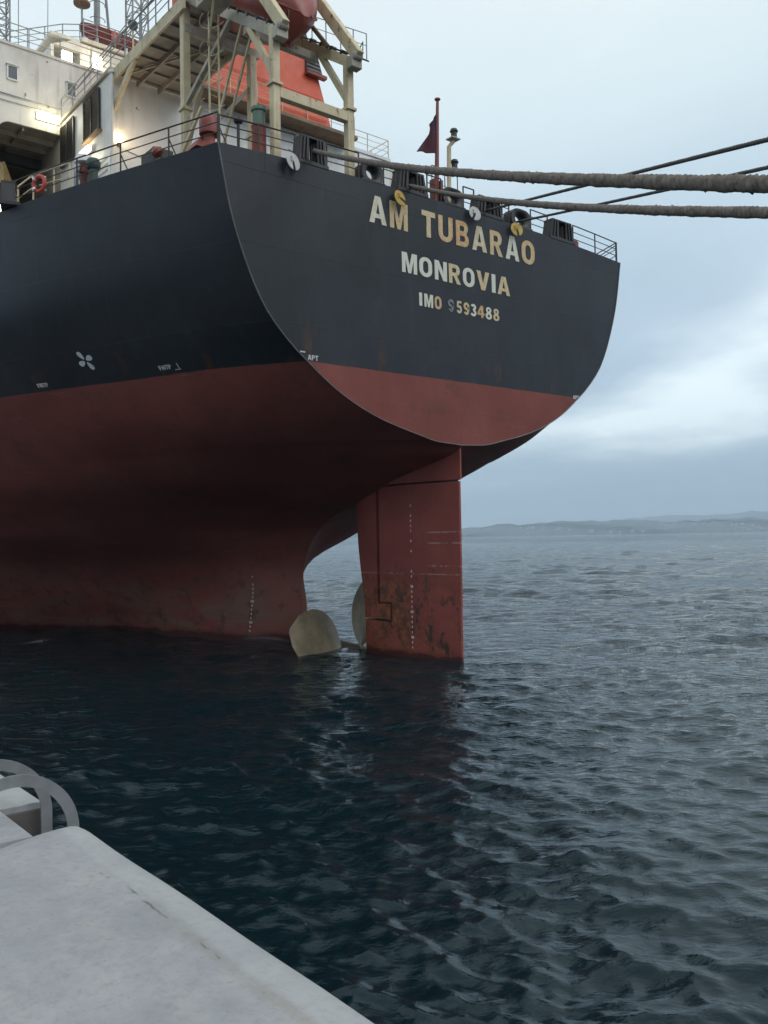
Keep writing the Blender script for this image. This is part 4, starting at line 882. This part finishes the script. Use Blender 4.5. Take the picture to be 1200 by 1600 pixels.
# ------------------------------------------------------------------ mooring ropes
def rope(name, a, m, e, d, mat, label, tw=.30, lumps=.12, sag=0., step=.014, n=24, group=None):
    """three-strand rope along a curve through a (fairlead), m (a point in the air) and e (on the quay)"""
    a, m, e = S(*a), S(*m), S(*e); l1, l2 = (m-a).length, (e-m).length; tm = l1/(l1+l2)
    ctl = (m-a*(1-tm)**2-e*tm**2)/(2*tm*(1-tm)); K = int((l1+l2)/step); v = np.zeros((K+1, n, 3)); al = 0; prev = None; pp = a
    ph = rng.uniform(0, 6, 8); up = Vector((0, 0, 1))
    for i in range(K+1):
        t = i/K; p = a*(1-t)**2+ctl*2*t*(1-t)+e*t*t; p = p-Vector((0, 0, sag*4*t*(1-t))); dv_ = ((ctl-a)*(1-t)+(e-ctl)*t).normalized(); al += (p-pp).length; pp = p
        u = (up-dv_*up.dot(dv_)).normalized(); w = dv_.cross(u)
        th = 2*math.pi*np.arange(n)/n
        rad = d/2*(1+.46*np.abs(np.sin(1.5*(th-al/tw*2*math.pi)))**.8-.28)
        rad = rad*(1+lumps*(.5*np.sin(al*7+ph[0])*np.sin(al*2.3+ph[1])+.5*np.sin(al*17+th*2+ph[2])*np.sin(al*3.1+th+ph[3]))) 
        rad = rad+np.maximum(0, rng.normal(0, 1, n)-1.7)*d*.12*lumps*8
        for j in range(n): v[i, j] = p+(u*math.cos(th[j])+w*math.sin(th[j]))*rad[j]
    idx = np.arange((K+1)*n).reshape(K+1, n); f = np.stack([idx[:-1], np.roll(idx[:-1], -1, 1), np.roll(idx[1:], -1, 1), idx[1:]], -1).reshape(-1, 4)
    me = bpy.data.meshes.new(name); me.from_pydata(v.reshape(-1, 3).tolist(), [], f.tolist()); me.materials.append(M[mat]); me.polygons.foreach_set('use_smooth', [True]*len(me.polygons)); me.update()
    return tag(link(name, me), label, 'rope', group)
GRP = 'mooring ropes from the stern to the quay'
rope('mooring_rope', (.24, 6.42, 17.78), (-20.37, 16.32, 7.60), (-30.2, 21.9, 3.2), .128, 'rope', 'thick frayed brown mooring rope, the upper and thicker of the two near ones', group=GRP)
rope('mooring_rope', (.24, 2.15, 17.62), (-18.98, 13.59, 8.38), (-31.2, 21.9, 3.2), .120, 'rope', 'brown mooring rope passing just above the letters TUBARAO, lower of the thick pair', group=GRP)
rope('mooring_rope', (.24, -1.82, 17.58), (-16.28, 8.20, 11.68), (-39.3, 22.5, 3.2), .085, 'wire', 'thin dark mooring rope climbing steepest, crossing behind the thick brown rope', .4, .03, group=GRP, step=.06, n=9)
rope('mooring_rope', (.24, -3.62, 17.52), (-14.55, 4.80, 12.63), (-42.6, 22.0, 3.2), .085, 'wire', 'thin dark mooring rope from the chock above the last A, lowest of the dark pair', .4, .03, group=GRP, step=.06, n=9)

# ------------------------------------------------------------------ quay: ship-parallel concrete edge with a ladder recess
quay = bpy.data.objects.new('quay', None); COL.objects.link(quay); quay.matrix_world = SHIPM.copy(); tag(quay, kind='structure')
QZ, QE = 3.15, 21.45
def quay_slab(name, F0, F1, inland, nF, seed, round_end=None):
    """top sheet, rounded arris and face as one skin, with small unevenness"""
    r = .10; prof = [(inland, 0), (6, 0), (3, 0), (1.6, 0), (1.0, 0), (.7, 0), (.5, 0), (.36, 0), (.25, 0), (.17, 0)]+[(r-r*math.sin(R(a)), -r+r*math.cos(R(a))) for a in (0, 20, 40, 60, 80, 90)]+[(0, -.3), (0, -.7), (0, -1.5), (0, -3), (0, -9)]
    rs = np.random.RandomState(seed); k1 = rs.uniform(.6, 5, (12, 2)); p1 = rs.uniform(0, 6.3, 12); am = .006/np.sqrt(k1.max(1)); rows = []
    Fs = F1-(F1-F0)*np.linspace(0, 1, nF)**2.2
    for F in Fs:
        row = []
        for d, h in prof:
            q = sum(a*math.sin(kk[0]*F*1.7+kk[1]*d*1.9+pp) for a, kk, pp in zip(am, k1, p1))
            e_ = 0
            if round_end is not None:      # the corner at the recess is worn round
                t = max(0, 1-abs(F-round_end)/.16); e_ = .09*t**2.2
            row.append((F, QE+d+(q*.8 if h < 0 else 0)+e_*(1 if d < .5 else 0), QZ+h+(q if h > -.2 else 0)-e_*.45*(1 if d < 2 else 0)))
        rows.append(row)
    mb = MB().grid(rows)
    for rw in (rows[0], rows[-1]): mb.add(rw+[(rw[0][0], QE+inland, QZ-9)], [tuple(range(len(rw)+1))])
    return part(name, mb, M['concrete'], quay, 50)
quay_slab('coping', -90, -18.86, 7, 90, 3, -18.86)
s2 = quay_slab('coping', -18.24, 120, 7, 40, 5)
part('recess_face', MB().box(-18.246, -18.20, QE+.02, QE+.5, QZ-2.5, QZ-.045), M['shaded_stain'], quay, bevel=.01)  # brown panel: rust stain, with the recess shade painted into its dark colour
rc = MB().box(-18.87, -18.23, QE+.305, QE+7, QZ-9, QZ-.012); part('recess_wall', rc, M['concrete'], quay)
# broken lip of the coping beside the recess
rng2 = np.random.RandomState(4); lip = []
for i in range(9): lip.append((-18.9+i*.083, QE+.20+rng2.uniform(-.02, .03)+.02*i, QZ+.004+rng2.uniform(-.01, .012)))
# ladder with two flat hoop handrails
ql = ship_thing('quay_ladder', -18.55, QE+.07, QZ-.03, 'grey steel quay ladder with two flat hoop handrails at the concrete edge', 'ladder')
def hoop_mb(w=.066, t=.014, r=.335):
    pts = [(-.02, -.9)]+[(-.02, -.3)]+[(.315-r*math.cos(R(a)), -.02+r*math.sin(R(a))) for a in range(0, 181, 7)]+[(.65, -.1)]; mb = MB(); rows = []
    for i, (y, z) in enumerate(pts):
        a = pts[max(i-1, 0)]; b = pts[min(i+1, len(pts)-1)]; d = Vector((b[0]-a[0], b[1]-a[1])).normalized(); nn = Vector((-d.y, d.x))
        ring = [(sx*t/2, y+nn.x*sy*w/2, z+nn.y*sy*w/2) for sx, sy in ((-1,-1), (1,-1), (1,1), (-1,1), (-1,-1))]; rows.append(ring)
    mb.grid(rows); return mb
hm = hoop_mb().mesh('handrail', M['galv'], 30)
for dF in (-.235, .225): link('handrail', hm, ql, (dF, 0, .0))
rg = MB().tube([(-.235, -.02, 0), (.225, -.02, 0)], .016, 8).mesh('rung', M['galv'], 60)
for i in range(9): link('rung', rg, ql, (0, 0, -.42-i*.3))
for dF in (-.235, .225): part('stile', MB().box(dF-.007, dF+.007, -.053, .013, -3.4, -.9), M['galv'], ql)

# ------------------------------------------------------------------ sea
def build_sea():
    nr, r0, r1 = 1380, 2.2, 9500.
    rad = r0*(r1/r0)**np.linspace(0, 1, nr)
    front = np.radians(np.linspace(-60, 60, 640)); back = np.radians(np.linspace(60, 300, 50))[1:-1]
    th = np.concatenate([front, back]); na = len(th)
    X = rad[:, None]*np.sin(th)[None, :]; Y = rad[:, None]*np.cos(th)[None, :]
    dr = rad*math.log(r1/r0)/(nr-1); da = rad*np.radians(120/640); gsz = np.maximum(dr, da)[:, None]
    X0, Y0 = X.copy(), Y.copy(); Z = np.zeros_like(X)
    r_ = np.random.RandomState(11); n = 132; lam = .17*(10/.17)**((np.arange(n)+r_.rand(n))/n)
    ang = np.radians(205)+r_.normal(0, .78, n)           # wind sea running in from the open water
    slope = .0245*(1+.5*r_.rand(n))*np.where(lam < .5, 1.42, np.where(lam < 1.1, 1.30, np.where(lam < 2.4, .88, .74)))
    # gusts: chop is uneven over the surface
    gust = .78+.42*np.sin(X*.11+1.3+.5*np.sin(Y*.07))*np.sin(Y*.09+.4)+.18*np.sin(X*.31+Y*.23)
    dist = np.hypot(X-1, Y-8); lee_s = 1/(1+np.exp(-(dist-9)/5))*.2+.8; lee_l = 1/(1+np.exp(-(dist-24)/7))*.65+.45
    DX, DY = np.zeros_like(X), np.zeros_like(X)
    for i in range(n):
        k = 2*math.pi/lam[i]; kx, ky = k*math.sin(ang[i]), k*math.cos(ang[i]); a = slope[i]/k
        att = np.clip((lam[i]/gsz-2.2)/1.6, 0, 1)
        if att.max() <= 0: continue
        m = int(np.searchsorted(-att[:, 0], 0)) or nr; m = min(nr, m+1)
        ph = X0[:m]*kx+Y0[:m]*ky+r_.rand()*6.283; A = a*att[:m]*gust[:m]*(lee_s if lam[i] < 1.6 else lee_l)[:m]
        Z[:m] += A*np.cos(ph); s = A*np.sin(ph)*.85; DX[:m] -= s*kx/k; DY[:m] -= s*ky/k
    X, Y = X+DX, Y+DY
    V = np.stack([X, Y, Z], -1).reshape(-1, 3)
    V = np.vstack([V, [[0, 0, 0]]]); idx = np.arange(nr*na).reshape(nr, na); nx = np.roll(idx, -1, 1)
    F = np.stack([idx[:-1], idx[1:], nx[1:], nx[:-1]], -1).reshape(-1, 4)
    me = bpy.data.meshes.new('sea'); nv, nf = len(V), len(F)
    me.vertices.add(nv); me.vertices.foreach_set('co', V.astype(np.float32).ravel())
    me.loops.add(nf*4); me.loops.foreach_set('vertex_index', F.ravel().astype(np.int32)); me.polygons.add(nf)
    me.polygons.foreach_set('loop_start', np.arange(0, nf*4, 4, dtype=np.int32)); me.polygons.foreach_set('use_smooth', np.ones(nf, bool)); me.update(calc_edges=True)
    # foam: wash along the hull, at the propeller, flecks under the quay
    inv = SHIPM.inverted(); Fs = V[:, 0]*inv[0][0]+V[:, 1]*inv[0][1]+inv[0][3]; Ps = V[:, 0]*inv[1][0]+V[:, 1]*inv[1][1]+inv[1][3]
    g = lambda f, p, a, b: np.exp(-((Fs-f)/a)**2-((Ps-p)/b)**2)
    fo = 0.86*g(20.8, 9.2, .9, 2.0)+.48*g(-16.8, 18.9, 2.6, 1.5)+0.98*g(8.4, -1.1, .7, .6)+.7*g(7.9, .3, .4, .6)+.50*np.exp(-((Ps-(QE-.9))/.9)**2)*np.exp(-((Fs+21.0)/2.0)**2)
    at = me.attributes.new('foam', 'FLOAT', 'POINT'); at.data.foreach_set('value', fo.astype(np.float32))
    cp = np.clip((np.repeat(gsz[:, 0], na)-.05)/.25, 0, 1); cp = np.append(cp, 0)
    at = me.attributes.new('chop', 'FLOAT', 'POINT'); at.data.foreach_set('value', cp.astype(np.float32))
    me.materials.append(M['water']); return tag(link('water', me), kind='structure')
build_sea()

# ------------------------------------------------------------------ far shore
def ridge(name, D, az0, az1, hf, seed, depth, na=260, nd=10):
    rs = np.random.RandomState(seed); mb = MB(); rows = []
    ks = rs.uniform(8, 190, 40); ps_ = rs.uniform(0, 6.3, 40)
    for i in range(na):
        az = R(az0+(az1-az0)*i/(na-1)); h = hf(math.degrees(az)); j = sum(math.sin(k*az*2+p)/k**.75 for k, p in zip(ks, ps_))
        row = []
        for q in range(nd):
            t = q/(nd-1); d = D+depth*t+120*math.sin(az*31+q); zz = -3+(h*(1+.30*j)+3)*math.sin(min(1, t*1.25)*math.pi/2)**.8+rs.normal(0, .035)*h*(t > .05)
            row.append((d*math.sin(az), d*math.cos(az), zz))
        rows.append(row)
    mb.grid(rows); return tag(part(name, mb, M['hill'], None, 60), kind='structure')
ridge('far_shore', 5600, -40, 45, pchip([-40, 4, 5.5, 9, 14, 17, 19, 24, 45], [62, 62, 66, 82, 98, 84, 92, 85, 80]), 2, 900)
ridge('hills', 9000, -40, 45, pchip([-40, 5, 9, 13, 17, 21, 24, 45], [55, 58, 95, 140, 190, 225, 235, 210]), 9, 2200, 160)
hs = MB(); rs = np.random.RandomState(21)
for i in range(150):
    az = R(rs.choice([rs.uniform(5, 25), rs.uniform(15, 25), rs.uniform(-30, 5)])); d = 5600+rs.uniform(20, 420); zz = 62*min(1, (d-5600)/520)**.8+4
    w, l, h = rs.uniform(5, 11), rs.uniform(5, 9), rs.uniform(4, 8); x, y = d*math.sin(az), d*math.cos(az)
    hs.box(x-w, x+w, y-l, y+l, zz-6, zz+h); hs.prism([(x-w, y-l, zz+h), (x-w, y+l, zz+h), (x-w, y, zz+h+4)], [(x+w, y-l, zz+h), (x+w, y+l, zz+h), (x+w, y, zz+h+4)])
tag(part('far_houses', hs, M['house']), kind='stuff')

# ------------------------------------------------------------------ air
HAZE = 1.5e-4
if HAZE:
    hz = MB().box(-9800, 9800, -9800, 11600, -12, 345); hm_ = bpy.data.materials.new('haze_air'); hm_.use_nodes = True; nt = hm_.node_tree; nt.nodes.clear()
    oo = nt.nodes.new('ShaderNodeOutputMaterial'); pv = nt.nodes.new('ShaderNodeVolumePrincipled'); pv.inputs['Color'].default_value = (.72, .86, 1.0, 1); pv.inputs['Density'].default_value = HAZE; pv.inputs['Anisotropy'].default_value = .0
    nt.links.new(pv.outputs[0], oo.inputs['Volume']); tag(part('haze', hz, hm_), kind='stuff')
